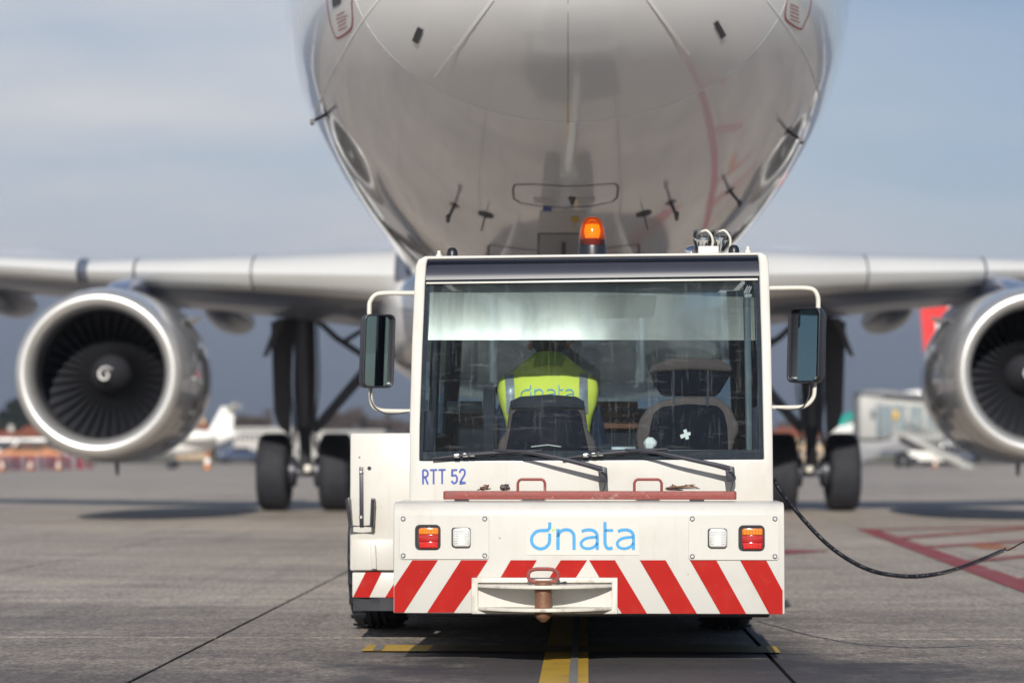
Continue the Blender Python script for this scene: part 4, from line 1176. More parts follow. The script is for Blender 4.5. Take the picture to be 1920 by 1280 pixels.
# cab shell: roof, sides, front
CF = 2.0
zr = Lw(1100, 478).z
xL, xR = L(784, 700, .4).x, L(1438, 700, .4).x
xL0, xR0 = L(772, 900, .4).x, L(1446, 900, .4).x
MB().prism([(xL + .02, .50, zr - .03), (xR - .02, .50, zr - .03), (xR - .06, CF, zr - .045), (xL + .06, CF, zr - .045)], (0, 0, .028)).build('roof', 'tug_white', cab, bevel=.008)
MB().box((xL + .10, .60, zr - .06), (xR - .14, CF - .06, zr - .05)).build('headliner', 'interior_white', cab)
for sx, x0 in ((1, xL0), (-1, xR0)):
    MB().prism([(x0 + sx * .005, CY + .06, .40), (x0 + sx * .005, CY + .06, .93), (x0 + sx * .03, CF, .95), (x0 + sx * .03, CF, .40)], (sx * .03, 0, 0)).build('side_wall', 'tug_white', cab, bevel=.006)
    MB().prism([(x0 + sx * .036, CY + .07, .42), (x0 + sx * .036, CY + .07, .92), (x0 + sx * .066, CF - .03, .94), (x0 + sx * .066, CF - .03, .42)], (sx * .01, 0, 0)).build('side_lining', 'interior', cab)
    xt = (xL if sx > 0 else xR) + sx * .05
    MB().tube([(x0 + sx * .05, CF - .02, .94), (xt + sx * .01, CF - .05, zr - .05)], .038, 10).build('front_pillar', 'interior', cab)
    MB().tube([(x0 + sx * .03, 1.15, .93), (xt - sx * .02, 1.15, zr - .05)], .022, 8).build('door_pillar', 'interior', cab)
    MB().add([(x0 + sx * .02, CY + .07, .94), (x0 + sx * .045, CF - .04, .95), (xt - sx * .01, CF - .06, zr - .05), (xt - sx * .02, .55, zr - .05)], [(0, 1, 2, 3)]).build('side_pane', 'glass_front', cab, smooth=0)
MB().add([(xL0 + .08, CF - .01, 1.05), (xR0 - .08, CF - .01, 1.05), (xR - .08, CF - .05, zr - .06), (xL + .08, CF - .05, zr - .06)], [(0, 1, 2, 3)]).build('windscreen', 'glass_front', cab, smooth=0)
MB().box((xL0 + .04, CF - .02, .40), (xR0 - .04, CF + .03, 1.045)).build('front_wall', 'tug_white', cab, bevel=.006)
MB().box((xL0 + .03, CY + .07, .36), (xR0 - .03, CF - .02, .42)).build('cab_floor', 'interior', cab)
# inside: dashboard, consoles, rails
dash = MB().prism([(xL0 + .09, 1.72, .55), (xL0 + .09, 1.66, 1.0), (xL0 + .09, 1.72, 1.06), (xL0 + .09, CF - .03, 1.075), (xL0 + .09, CF - .03, .55)], (xR0 - xL0 - .18, 0, 0)).build('dashboard', 'interior', cab, bevel=.01)
ip = [L(1120, 752, 1.62), L(1196, 752, 1.62), L(1196, 803, 1.62), L(1120, 803, 1.62)]
pan = MB().prism(ip, (0, .03, 0)).build('instrument_panel', 'wood_brown', dash, bevel=.004)
dial_me = MB().lathe([(.001, -.004), (.011, -.004), (.013, 0)], 14, 'y').mesh('dial')
dial_me.materials.append(M['black'])
for i in range(5):
    for j in range(2):
        link('dial', dial_me, None, pan, L(1130 + i * 14, 768 + j * 20, 1.615))
MB().box(tuple(L(838, 775, 1.64)), tuple(L(905, 752, 1.70))).build('radio_unit', 'rail_grey', dash, bevel=.004)
MB().prism([L(906, 728, .95), L(928, 728, .95), L(928, 856, .95), L(906, 856, .95)], (0, .06, 0)).build('seat_post', 'interior', cab, bevel=.006)
MB().prism([L(1122, 836, 1.15), L(1196, 836, 1.15), L(1196, 860, 1.15), L(1122, 860, 1.15)], (0, .3, 0)).build('centre_console', 'rail_grey', cab, bevel=.01)
MB().prism([L(1121, 832, .95), L(1146, 830, .95), L(1148, 856, .95), L(1121, 858, .95)], (0, .08, 0)).build('lever_boot', 'interior', cab, bevel=.01)
MB().tube([Lw(1405, 846, .10), Lw(1400, 534, .10)], .0145, 8).build('grab_rail', 'rail_grey', cab)
MB().tube([Lw(812, 850, .10), Lw(818, 540, .10)], .011, 8).build('grab_rail', 'interior', cab)
MB().prism([Lw(1411, 764, .06), Lw(1424, 760, .06), Lw(1426, 842, .06), Lw(1411, 845, .06)], (0, .01, 0)).build('side_deflector', 'interior', cab, bevel=.002)
MB().prism([Lw(795, 770, .06), Lw(814, 770, .06), Lw(812, 846, .06), Lw(793, 843, .06)], (0, .01, 0)).build('side_deflector', 'interior', cab, bevel=.002)
MB().prism([L(1112, 555, 1.2), L(1232, 553, 1.2), L(1228, 590, 1.2), L(1112, 592, 1.2)], (0, .25, 0)).build('roof_console', 'interior_white', cab, bevel=.015)
sw = L(985, 775, 1.58)
MB().tube([sw + Vector((.19 * math.cos(a), .08 * math.sin(a), .17 * math.sin(a))) for a in (2 * PI * k / 28 for k in range(28))], .013, 8, closed=True).build('steering_wheel', 'black', cab)
MB().tube([sw, sw + Vector((0, .12, -.25))], .03, 10).build('steering_column', 'black', cab)
# ---- seats
def seat(name, back, shell, cx, dy, extra=None):
    s = MB().prism([L(a, b, dy) for a, b in back], (0, .10, 0)).build(name, 'fabric_brown', cab, bevel=.022, seg=3)
    MB().prism([L(a, b, dy - .014) for a, b in shell], (0, .03, 0)).build('seat_shell', 'shell_black', s, bevel=.010, seg=3)
    c = L(cx, 900, dy)
    MB().box((c.x - .23, dy + .05, .58), (c.x + .23, dy + .52, .70)).build('seat_cushion', 'fabric_brown', s, bevel=.04, seg=3)
    MB().box((c.x - .18, dy + .08, .42), (c.x + .18, dy + .48, .58)).build('seat_base', 'black', s, bevel=.01)
    return s
B1 = [(930, 880), (931, 850), (936, 826), (950, 806), (953, 775), (955, 756), (972, 745), (1028, 740), (1080, 745), (1096, 756), (1098, 775), (1102, 806), (1116, 828), (1119, 850), (1120, 880)]
S1 = [(946, 880), (948, 845), (956, 806), (960, 778), (966, 768), (1028, 765), (1084, 768), (1090, 778), (1095, 806), (1104, 845), (1106, 880)]
s1 = seat('driver_seat', B1, S1, 1026, .98)
MB().prism([L(956, 752, .965), L(975, 743, .965), L(1028, 739, .965), L(1080, 743, .965), L(1096, 752, .965), L(1094, 766, .965), L(1028, 763, .965), L(958, 766, .965)], (0, .02, 0)).build('seat_top_pad', 'interior', s1, bevel=.006)
MB().tube([L(996, 837, .957), L(1027, 833.5, .955), L(1052, 837, .957)], .0035, 6).build('shell_handle', 'steel', s1)
B2 = [(1205, 880), (1195, 840), (1192, 815), (1200, 785), (1214, 765), (1244, 749), (1292, 742), (1342, 744), (1366, 757), (1378, 782), (1387, 802), (1378, 825), (1372, 850), (1370, 880)]
S2 = [(1213, 880), (1212, 845), (1219, 800), (1226, 773), (1242, 762), (1292, 757), (1345, 760), (1357, 772), (1364, 800), (1366, 845), (1364, 880)]
s2 = seat('passenger_seat', B2, S2, 1290, .98)
hr = MB().prism([L(a, b, 1.0) for a, b in ((1218, 698), (1224, 685), (1250, 675), (1296, 671.5), (1345, 674), (1368, 684), (1373, 696), (1362, 716), (1346, 742), (1242, 742), (1228, 722))], (0, .09, 0)).build('headrest', 'shell_black', s2, bevel=.02, seg=3)
MB().prism([L(a, b, .985) for a, b in ((1216, 700), (1221, 685), (1250, 674), (1296, 670), (1346, 673), (1369, 684), (1374, 696), (1366, 697), (1296, 693), (1228, 697))], (0, .12, 0)).build('headrest_cover', 'fabric_brown', s2, bevel=.014, seg=3)
for px_ in (1263.5, 1327.5):
    MB().tube([L(px_, 694, .985), L(px_ - 1, 762, .962)], .0055, 8).build('headrest_rod', 'dark_metal', s2)
for q in (((1275, 815), (1294, 809), (1295, 815), (1277, 822)), ((1281, 806), (1287, 804), (1292, 822), (1286, 824))):
    MB().add([L(a, b, .960 - (.001 if q[0][0] > 1280 else 0)) for a, b in q], [(0, 1, 2, 3)]).build('tape_cross', 'white_paper', s2, smooth=0)
# crumpled paper cup
cup_p = L(1219, 831, .78)
cup_m = MB()
rg = []
for k in range(9):
    th = PI * k / 8
    rg.append([Vector((math.sin(th) * math.cos(a) * .030, math.sin(th) * math.sin(a) * .028, math.cos(th) * .027)) * (1 + .22 * noise.noise(Vector((math.sin(th) * math.cos(a) * 2, math.sin(th) * math.sin(a) * 2, math.cos(th) * 2 + 4)))) for a in (2 * PI * j / 16 for j in range(16))])
cup_m.loft(rg)
ball = cup_m.build('paper_wad', 'white_paper', smooth=20)
ball.location = T_M @ cup_p
tag(ball, 'crumpled white paper wad on the ledge behind the passenger seat', 'paper')
lg0, lg1 = L(1100, 841, .78), L(1424, 845, .78)
MB().box((lg0.x + .06, .70, cup_p.z - .047), (lg1.x - .02, .90, cup_p.z - .027)).build('rear_ledge', 'black', cab, bevel=.004)

# ---- wipers
def wiper(pv, arm, blade, grip):
    px_, py_ = pv
    base = L(px_, py_, CY)
    w = MB().lathe([(.001, -.088), (.014, -.088), (.017, -.08), (.017, 0.0)], 14, 'y', L(px_, py_ + 14, CY)).build('wiper', 'black', cab)
    MB().prism([L(a, b, CY - .105) for a, b in ((px_ - 12, py_ - 9), (px_ + 6, py_ - 6), (px_ + 8, py_ + 20), (px_ - 8, py_ + 22), (px_ - 10, py_ + 6))], (0, .022, 0)).build('arm_head', 'dark_metal', w, bevel=.005)
    P = catmull([L(a, b, CY - d) for a, b, d in arm], 5)
    MB().tube(P, [.0125 - .008 * k / (len(P) - 1) for k in range(len(P))], 8).build('wiper_arm', 'dark_metal', w)
    (a0, b0), (a1, b1) = blade
    mid = ((a0 + a1) / 2, (b0 + b1) / 2)
    Q = [L(a0 + (a1 - a0) * t, b0 + (b1 - b0) * t - 3 * math.sin(PI * t), CY - .030 - .008 * math.sin(PI * t)) for t in (k / 10 for k in range(11))]
    MB().tube(Q, [.003 + .004 * math.sin(PI * k / 10) for k in range(11)], 6).build('blade_frame', 'dark_metal', w)
    MB().prism([L(a0, b0 + 1, CY - .022), L(a1, b1 + 1, CY - .022), L(a1, b1 + 4, CY - .022), L(a0, b0 + 4, CY - .022)], (0, .012, 0)).build('blade_rubber', 'black', w)
    for t in grip:
        c = L(a0 + (a1 - a0) * t, b0 + (b1 - b0) * t - 1, CY - .040)
        MB().box((c.x - .012, c.y, c.z - .007), (c.x + .012, c.y + .02, c.z + .009)).build('blade_clip', 'steel' if t < .45 else 'black', w, bevel=.002)
    MB().tube(catmull([L(px_ - 5, py_ + 2, CY - .11), L(px_ + 5, py_ + 8, CY - .12), L(px_ + 3, py_ + 24, CY - .07), L(px_ - 2, py_ + 42, CY - .02), L(px_ - 26 * 0, py_ + 46, CY - .012)], 6), .0022, 6).build('washer_hose', 'black', w)
wiper((1132, 882), [(1130, 880, .095), (1095, 870, .10), (1040, 857, .095), (985, 847, .075), (925, 843.5, .045)], ((811, 859), (1016, 844)), (.22, .30, .36, .55))
wiper((1371, 881), [(1369, 879, .095), (1340, 871, .10), (1275, 857, .095), (1225, 847, .075), (1172, 842.5, .045)], ((1055, 859), (1252, 841)), (.22, .30, .36, .55))

# ---- mirrors
def mirror(x0, y0, x1, y1, top, low, turn, dy):
    P = catmull([L(a, b, dy) for a, b in top], 6)
    mr = MB().tube(P, .011, 10).build('mirror_bracket', 'pipe_white', tug)
    MB().tube(catmull([L(a, b, dy) for a, b in low], 6), .0095, 10).build('lower_bracket', 'pipe_white', mr)
    cx, cy = (x0 + x1) / 2, (y0 + y1) / 2
    c = L(cx, cy, dy - .02)
    hw, hh = abs(L(x1, cy, dy).x - L(x0, cy, dy).x) / 2 / math.cos(turn), (L(cx, y0, dy).z - L(cx, y1, dy).z) / 2
    X = Vector((math.cos(turn), math.sin(turn), 0)); Z = Vector((.03, 0, 1)).normalized(); Nn = X.cross(Z).normalized()
    def q(u, v, d=0): return c + X * u + Z * v + Nn * d * 1.0
    sh = rrect(-hw, -hh, hw, hh, .028, 5)
    ish = rrect(-hw + .009, -hh + .009, hw - .009, hh - .009, .022, 5)
    MB().ring([q(u, v, .022) for u, v in sh], [q(u, v, .022) for u, v in ish], Nn * -.075).build('mirror_frame', 'black', mr, bevel=.004)
    rings = [[q(u, v, -.0535) for u, v in sh], [q(u * .9, v * .95, -.085) for u, v in sh], [q(u * .5, v * .6, -.105) for u, v in sh]]
    MB().loft(rings).build('mirror_shell', 'black', mr, smooth=50)
    g_ = math.copysign(R(11 if turn > 0 else 16), turn)
    MB().add([q(u * .985, v, .006 - u * math.tan(g_)) for u, v in ish], [tuple(range(len(ish)))]).build('mirror_glass', 'mirror', mr, smooth=0)
    return mr
MDY = 1.35
mirror(681, 589, 737, 727, [(800, 549), (760, 549.5), (722, 549.5), (704, 553), (694, 566), (692.5, 580), (692.5, 600)], [(694, 715), (695, 742), (698, 758), (708, 767), (730, 770), (790, 770.5)], R(20), MDY)
mirror(1480, 577, 1538, 717, [(1420, 541), (1470, 540), (1510, 540), (1526, 544), (1533, 556), (1534, 570), (1533.5, 590)], [(1527, 705), (1527, 735), (1523, 748), (1512, 759), (1495, 763), (1440, 763.5)], R(-25), MDY)
MB().tube(catmull([L(a, b, MDY - .02) for a, b in ((697, 728), (694, 745), (705, 765), (730, 776), (768, 772))], 6), .003, 6).build('mirror_cable', 'black', tug)
MB().tube(catmull([L(a, b, MDY - .02) for a, b in ((1518, 716), (1516, 742), (1505, 762), (1485, 768), (1455, 766))], 6), .003, 6).build('mirror_cable', 'black', tug)

# ---- roof fittings
bc = L(1110.5, 470, 1.0); bz = lambda py: L(1110, py, 1.0).z
bx0 = (bc.x, 1.0, 0)
beacon = MB().lathe([(.001, zr - .012), (.062, zr - .012), (.064, bz(466)), (.061, bz(461)), (.001, bz(461))], 32, 'z', bx0).build('beacon', 'black', tug)
h0, h1 = bz(461), bz(406)
hb = h1 - h0
MB().lathe([(.0605, h0), (.060, h0 + hb * .2), (.056, h0 + hb * .5), (.047, h0 + hb * .78), (.034, h0 + hb * .93), (.018, h0 + hb * .99), (.001, h1)], 32, 'z', bx0).build('beacon_lens', 'beacon_lens', beacon, smooth=60)
MB().lathe([(.001, h0 + .002), (.05, h0 + .002), (.052, h0 + hb * .24), (.001, h0 + hb * .25)], 24, 'z', bx0).build('lamp_drum', 'wood_brown', beacon)
MB().lathe([(.001, h0 + hb * .25), (.03, h0 + hb * .27), (.036, h0 + hb * .5), (.03, h0 + hb * .72), (.001, h0 + hb * .75)], 18, 'z', bx0).build('beacon_bulb', mat('lit_amber', (1, .45, .05), .3, 0, emit=(1.0, .36, .03), emit_s=1.8), beacon)
for cx in (1316, 1349):
    p = L(cx, 458, .80)
    ax = Vector((.10, -.35, .93)).normalized()
    rot = Vector((0, 0, 1)).rotation_difference(ax).to_matrix()
    def rl(prof, n=24):
        a = MB().lathe(prof, n)
        for v in a.v: v[:] = (rot @ v) + p
        return a
    wl_ = rl([(.001, -.075), (.012, -.072), (.014, -.03), (.020, -.022), (.036, .018), (.041, .03)]).build('work_light', 'chrome', tug, smooth=30)
    rl([(.0415, .03), (.043, .032), (.043, .055), (.030, .062), (.001, .064)]).build('lamp_cover', 'clear_glass', wl_, smooth=40)
    rib = MB()
    for k in range(12):
        a = 2 * PI * k / 12
        f = [Vector((.015 * math.cos(a), .015 * math.sin(a), -.028)), Vector((.026 * math.cos(a), .026 * math.sin(a), -.022)), Vector((.041 * math.cos(a), .041 * math.sin(a), .016)), Vector((.036 * math.cos(a), .036 * math.sin(a), .018))]
        rib.prism([rot @ v + p for v in f], Vector((-math.sin(a), math.cos(a), 0)) * .002)
    rib.build('cooling_fins', 'black', wl_)
    MB().lathe([(.001, -.03), (.02, -.026), (.030, -.008), (.031, .008), (.02, .026), (.001, .03)], 20, 'y', p + Vector((-.045, .05, -.03))).build('lamp_back_shell', 'chrome', wl_, smooth=60)
    MB().tube(catmull([p + Vector((-.012, -.03, .048)), p + Vector((.02, -.05, .055)), p + Vector((.045, -.045, .02)), p + Vector((.04, -.02, -.03)), p + Vector((.02, 0, -.055))], 6), .0055, 8).build('lamp_lead', 'pipe_white', wl_)
bk = L(1330, 466, .80)
MB().box((bk.x - .05, .76, zr - .02), (bk.x + .04, .84, bk.z + .008)).build('lamp_bracket', 'tug_plate', tug, bevel=.004)
for px_, py_, dy in ((848, 472, .66), (1376, 467, .66)):
    p = L(px_, py_ + 4, dy)
    MB().lathe([(.001, .028), (.012, .026), (.020, .018), (.024, .004), (.025, -.03)], 18, 'z', p).build('roof_knob', 'black', tug)
for px_, py_ in ((823, 474), (1402, 466)):
    p = L(px_, py_ + 4, .62)
    MB().lathe([(.001, .018), (.008, .018), (.0085, .004), (.014, 0), (.014, -.03)], 12, 'z', p).build('roof_bolt', 'pipe_white', tug)

# ---- side body, skirts, wheels, chassis
FY = 1.25
bw = MB().box(tuple(Lz(656, 900, FY, L(700, 1070, FY).z)), (L(768, 900, FY).x + .12, FY + 2.2, L(700, 811, FY).z)).build('side_body', 'tug_white', tug, bevel=.012)
z70, z120, z145 = L(700, 1071, FY).z, L(700, 1120, FY).z, L(700, 1145, FY).z
fx0, fx1 = L(660, 1090, FY).x, L(745, 1090, FY).x + .12
MB().box((fx0, FY + .006, z120), (fx1, FY + 2.1, z70 - .004)).build('body_valance', 'tug_white', bw, bevel=.006)
for pts in ([(686, 1071.5), (715.5, 1072), (692, 1119.5), (662, 1118.5)], [(752, 1072), (768, 1072), (745, 1119.5), (722, 1119.5)]):
    band('chevron_stripe', pts, FY + .003, bw)
# rubber mud skirt, dented
vs = []
for j in range(4):
    for i in range(9):
        u, v = i / 8, j / 3
        vs.append(Vector((fx0 + .005 + (fx1 - fx0) * u, FY + .02 - .02 * v + .02 * noise.noise(Vector((u * 5, v * 3, 1.5))), z120 + .002 + (z145 - z120) * v)))
MB().add(vs + [p + Vector((0, .008, 0)) for p in vs], [(j * 9 + i, j * 9 + i + 1, j * 9 + i + 10, j * 9 + i + 9) for j in range(3) for i in range(8)] + [(36 + j * 9 + i + 9, 36 + j * 9 + i + 10, 36 + j * 9 + i + 1, 36 + j * 9 + i) for j in range(3) for i in range(8)]).build('mud_skirt', 'rubber', bw, smooth=20)
# panel relief and keyhole on the side body
MB().prism([L(a, b, FY - .008) for a, b in ((660, 1011), (738, 1011), (738, 1068), (662, 1068))], (0, .0075, 0)).build('lower_panel', 'tug_plate', bw, bevel=.002)
MB().prism([L(a, b, FY - .03) for a, b in ((694, 1017), (704, 1022), (706, 1066), (696, 1066))], (0, .022, 0)).build('panel_fold', 'tug_plate', bw, bevel=.003)
MB().add([L(692.5 + 3.8 * math.cos(a), 877.5 + 3.8 * math.sin(a), FY - .0015) for a in (2 * PI * k / 14 for k in range(14))], [tuple(range(14))]).build('key_hole', 'black', bw, smooth=0)
MB().add([L(674 + 1.8 * math.cos(a), 857 + 2 * math.sin(a), FY - .0015) for a in (2 * PI * k / 9 for k in range(9))], [tuple(range(9))]).build('rust_spot', 'rust', bw, smooth=0)
br = MB().prism([L(a, b, FY - .016) for a, b in ((673.5, 875), (680.5, 875), (681.5, 986), (674, 986))], (0, .012, 0)).build('bracket_strap', 'dark_metal', bw, bevel=.001)
for py_ in (884, 969):
    link('screw', screw_me, None, br, L(677, py_, FY - .016))
MB().tube([L(a, b, FY - .07) for a, b in ((650.5, 934), (656.5, 986), (696, 986), (699, 936))], .0085, 8).build('bracket_hoop', 'dark_metal', br)
MB().prism([L(a, b, FY - .075) for a, b in ((696, 933), (702, 935), (700, 986), (693, 986))], (0, .06, 0)).build('bracket_cheek', 'black', br, bevel=.002)
MB().prism([L(a, b, FY - .075) for a, b in ((651, 932), (655, 932), (659, 986), (655, 986))], (0, .06, 0)).build('bracket_cheek', 'black', br, bevel=.002)
MB().prism([L(a, b, FY + .1) for a, b in ((654, 1004), (659, 1003), (659, 1040), (655, 1041))], (0, .12, 0)).build('side_marker', 'black', bw, bevel=.003)
chz = .40
MB().box((xl + .05, .43, .17), (L(1440, 900, .5).x, 3.9, .62)).build('chassis', 'dark_metal', tug, bevel=.01)
MB().box((L(790, 900, 2.5).x, CF + .04, .62), (L(1420, 900, 2.3).x - .02, 3.95, .86)).build('front_deck', 'tug_white', tug, bevel=.03, seg=3)
MB().box((L(1100, 900, 3).x - .70, 3.9, .14), (L(1100, 900, 3).x + .70, 4.1, .66)).build('front_bumper', 'tug_white', tug, bevel=.01)
def tug_wheel(x, y):
    c = Vector((x, y, .38))
    w = tyre_mb(c, .38, .26).build('wheel', 'rubber', tug, smooth=35)
    rim_mb(c, .38, .25).build('wheel_rim', 'steel', w, smooth=35)
    mb = MB()
    for k in range(20):
        a = 2 * PI * k / 20
        for sx in (-1, 1):
            d = Vector((0, math.cos(a), math.sin(a))); t = Vector((0, -math.sin(a), math.cos(a)))
            p = c + d * .378 + Vector((sx * .05, 0, 0))
            mb.prism([p + t * -.018, p + Vector((sx * .075, 0, 0)) + t * .01 - d * .012, p + Vector((sx * .075, 0, 0)) + t * .04 - d * .012, p + t * .014], d * .005)
    mb.build('tread_lugs', 'rubber', w, smooth=0)['kind'] = 'stuff'
wx = L(712, 1150, 2.1).x
for y in (2.15, 3.45):
    tug_wheel(wx, y); tug_wheel(L(1385, 1150, 1.95).x - .06, y)

# ================================================================== loose things on and round the tug
bz0 = z_top + .008
bar_l, bar_r = L(831, 932, .14), L(1381, 932, .14)
bar = thing('chock_bar', T_M @ Vector(((bar_l.x + bar_r.x) / 2, .17, z_top)), 'long worn red bar with two loop handles lying on the bumper shelf', 'bar', rot=(0, 0, T_YAW))
hl = (bar_r.x - bar_l.x) / 2
body = MB().prism([(-hl, -.03, .008), (-hl + .01, -.036, .008), (hl - .01, -.036, .008), (hl, -.03, .008), (hl, .055, .008), (-hl, .055, .008)], (0, 0, .034)).build('bar_body', 'rust_red', bar, bevel=.004)
MB().box((-hl + .05, -.0375, .022), (hl - .05, -.035, .027)).build('bar_groove', 'rust_red', body)
for c in (-.55, .46):
    MB().prism([(c * hl / .63 - .03, -.03, 0), (c * hl / .63 + .03, -.03, 0), (c * hl / .63 + .025, .05, 0), (c * hl / .63 - .025, .05, 0)], (0, 0, .0085)).build('bar_foot', 'black', body)
for pxh in (996, 1215):
    hx = L(pxh, 920, .15).x - (bar_l.x + bar_r.x) / 2
    MB().tube([Vector((hx - .056, 0, .035)), Vector((hx - .056, 0, .075)), Vector((hx - .050, 0, .086)), Vector((hx - .042, 0, .090)), Vector((hx + .042, 0, .090)), Vector((hx + .050, 0, .086)), Vector((hx + .056, 0, .075)), Vector((hx + .056, 0, .035))], .0058, 8).build('bar_handle', 'rust_red', bar)
def wire_clump(px, w, seed, label):
    rnd = random.Random(seed)
    p0 = L(px, 924, .15)
    o = thing('wire_clump', T_M @ Vector((p0.x, .165, z_top + .0425)), label, 'wire', rot=(0, 0, T_YAW))
    pts = [Vector((rnd.uniform(-w, w), rnd.uniform(-.02, .02), .003 + abs(rnd.gauss(0, .010)))) for _ in range(16)]
    MB().tube(catmull(pts, 5), .0017, 5).build('wire_strand', 'dark_metal', o)
    pts = [Vector((rnd.uniform(-w, w), rnd.uniform(-.02, .02), .003 + abs(rnd.gauss(0, .010)))) for _ in range(12)]
    MB().tube(catmull(pts, 5), .0022, 5).build('wire_strand', 'rust', o)
wire_clump(906, .028, 3, 'tangled dark wire lying on the red bar under the blue fleet number')
wire_clump(947, .020, 5, 'small loop of wire on the red bar, between tangle and loop handle')
wire_clump(1280, .072, 8, 'long tangle of rusty wire beside the loop handle below the tape cross')
sc_p = L(1054, 1091, -.06)
scraps = MB()
rnd = random.Random(4)
scraps.tube(catmull([Vector((rnd.uniform(-.02, .022), rnd.uniform(-.015, .015), .002 + abs(rnd.gauss(0, .004)))) for _ in range(14)], 4), .0017, 5)
sc = scraps.build('wire_scrap', 'dark_metal'); sc.location = T_M @ Vector((sc_p.x, -.08, L(1050, 1094.5, -.03).z + .002))
tag(sc, 'scrap of thin dark wire lying on the hitch jaw beside the pin', 'wire')

# coiled hose from the tug to the right
hp = [(1451, 897, 10.9), (1462, 918, 10.85), (1500, 966, 10.7), (1545, 1014, 10.5), (1590, 1048, 10.35), (1640, 1071, 10.2), (1700, 1080, 10.1), (1760, 1075, 10.0), (1820, 1057, 9.95), (1882, 1031, 9.9)]
path = catmull([at(*p) for p in hp], 40)
hose_root = thing('coiled_cable', path[0].lerp(path[-1], .5) * 1.0, 'black coiled cable hanging in a sag from the tug cab side', 'cable')
hr0 = hose_root.location.copy()
tot = sum((path[i + 1] - path[i]).length for i in range(len(path) - 1))
hel, acc, up = [], 0.0, None
turns = int(tot / .0085)
STEP = 9
samples = []
for i in range(len(path) - 1):
    samples.append((acc, path[i], (path[i + 1] - path[i]).normalized()))
    acc += (path[i + 1] - path[i]).length
def on_path(s):
    lo, hi = 0, len(samples) - 1
    while lo < hi:
        m_ = (lo + hi + 1) // 2
        if samples[m_][0] <= s: lo = m_
        else: hi = m_ - 1
    a = samples[lo]
    return a[1] + a[2] * (s - a[0]), a[2]
for k in range(turns * STEP):
    s = tot * k / (turns * STEP)
    p, t = on_path(s)
    side = t.cross(Vector((0, 1, 0))).normalized(); u2 = side.cross(t)
    a = 2 * PI * k / STEP
    hel.append(p + (side * math.cos(a) + u2 * math.sin(a)) * .0072 - hr0)
MB().tube(hel, .0030, 5).build('coil', 'black', hose_root, smooth=60)
endp = path[-1]
MB().tube(catmull([endp - hr0, endp + Vector((.006, 0, .008)) - hr0, at(1890, 1031, 9.9) - hr0, at(1920, 1015, 9.85) - hr0, at(1975, 990, 9.8) - hr0, at(2050, 1020, 9.7) - hr0, at(2110, 1150, 9.6) - hr0, ground(2160, 1250) + Vector((0, 0, .01)) - hr0, ground(2300, 1262) + Vector((0, 0, .01)) - hr0], 8), .0028, 6).build('lead_wire', 'black', hose_root)

# tow bar between tug and nose gear
tb0, tb1 = T_M @ Vector((0, 4.1, .45)), A_M @ (NG + Vector((0, -.15, .02)))
towbar = thing('tow_bar', (tb0.x, tb0.y, 0), 'long tow bar joining the tug to the nose wheel', 'tow bar')
MB().tube([tb0 - towbar.location, tb1 - towbar.location], .06, 12).build('bar_tube', 'pipe_white', towbar)
MB().tube([tb1 + Vector((-.2, 0, 0)) - towbar.location, tb1 + Vector((.2, 0, 0)) - towbar.location], .04, 10).build('bar_head', 'dark_metal', towbar)

# ================================================================== DRIVER
dp = L(1027, 850, 1.16)
D0 = Vector((dp.x, 1.16, .70))
drv = thing('person', T_M @ D0, 'driver in yellow hi-vis vest bent over the wheel inside the tug cab', 'person', rot=(0, 0, T_YAW))
zv = lambda py: L(1027, py, 1.12).z - .70            # height above the seat of a row in the picture
# body: one skinned surface
V, Ed, Rd = [], [], []
def jv(p, r, link_to=None):
    V.append(p); Rd.append(r)
    if link_to is not None: Ed.append((link_to, len(V) - 1))
    return len(V) - 1
z_sh = zv(712)
pel = jv((0, .10, .12), (.15, .11))
sp1 = jv((0, .09, .28), (.135, .10), pel)
chs = jv((0, .10, z_sh - .10), (.15, .10), sp1)
nk0 = jv((0, .15, z_sh + .05), (.07, .065), chs)
nk1 = jv((0, .20, zv(668)), (.052, .055), nk0)
hd0 = jv((0, .235, zv(648)), (.070, .082), nk1)
hd1 = jv((0, .25, zv(622)), (.076, .094), hd0)
hd2 = jv((0, .25, zv(598)), (.066, .080), hd1)
jv((0, .25, zv(586)), (.040, .048), hd2)
nose = jv((0, .325, zv(640)), (.016, .016), hd1); jv((0, .352, zv(642)), (.010, .012), nose)
jv((0, .312, zv(658)), (.034, .022), hd0)
for s in (-1, 1):
    e0 = jv((s * .083, .235, zv(640)), (.010, .016), hd1); jv((s * .093, .222, zv(650)), (.008, .014), e0)
    sh = jv((s * .155, .11, z_sh - .055), (.062, .062), chs)
    s2_ = jv((s * .195, .14, z_sh - .13), (.054, .054), sh)
    el = jv((s * .235, .24, z_sh - .33), (.044, .044), s2_)
    wr = jv((s * .17, .42, z_sh - .30), (.030, .026), el)
    pm = jv((s * .155, .48, z_sh - .285), (.036, .018), wr)
    for k in range(4):
        f0 = jv((s * (.155 + (k - 1.5) * .019), .515, z_sh - .268), (.0095, .0095), pm)
        f1 = jv((s * (.152 + (k - 1.5) * .018), .545 - .004 * abs(k - 1.5), z_sh - .283), (.0088, .0088), f0)
        jv((s * (.150 + (k - 1.5) * .017), .540, z_sh - .31), (.008, .008), f1)
    t0 = jv((s * .118, .465, z_sh - .29), (.011, .011), pm); jv((s * .098, .495, z_sh - .30), (.0095, .0095), t0)
    hip = jv((s * .10, .13, .09), (.095, .09), pel)
    kn_ = jv((s * .14, .50, .12), (.065, .065), hip)
    an_ = jv((s * .14, .60, -.22), (.042, .045), kn_)
    he = jv((s * .14, .60, -.25), (.038, .04), an_); jv((s * .15, .72, -.26), (.036, .028), he)
me = bpy.data.meshes.new('body')
me.from_pydata(V, Ed, [])
body_o = link('body', me, 'navy', drv)
me.materials.append(M['skin'])
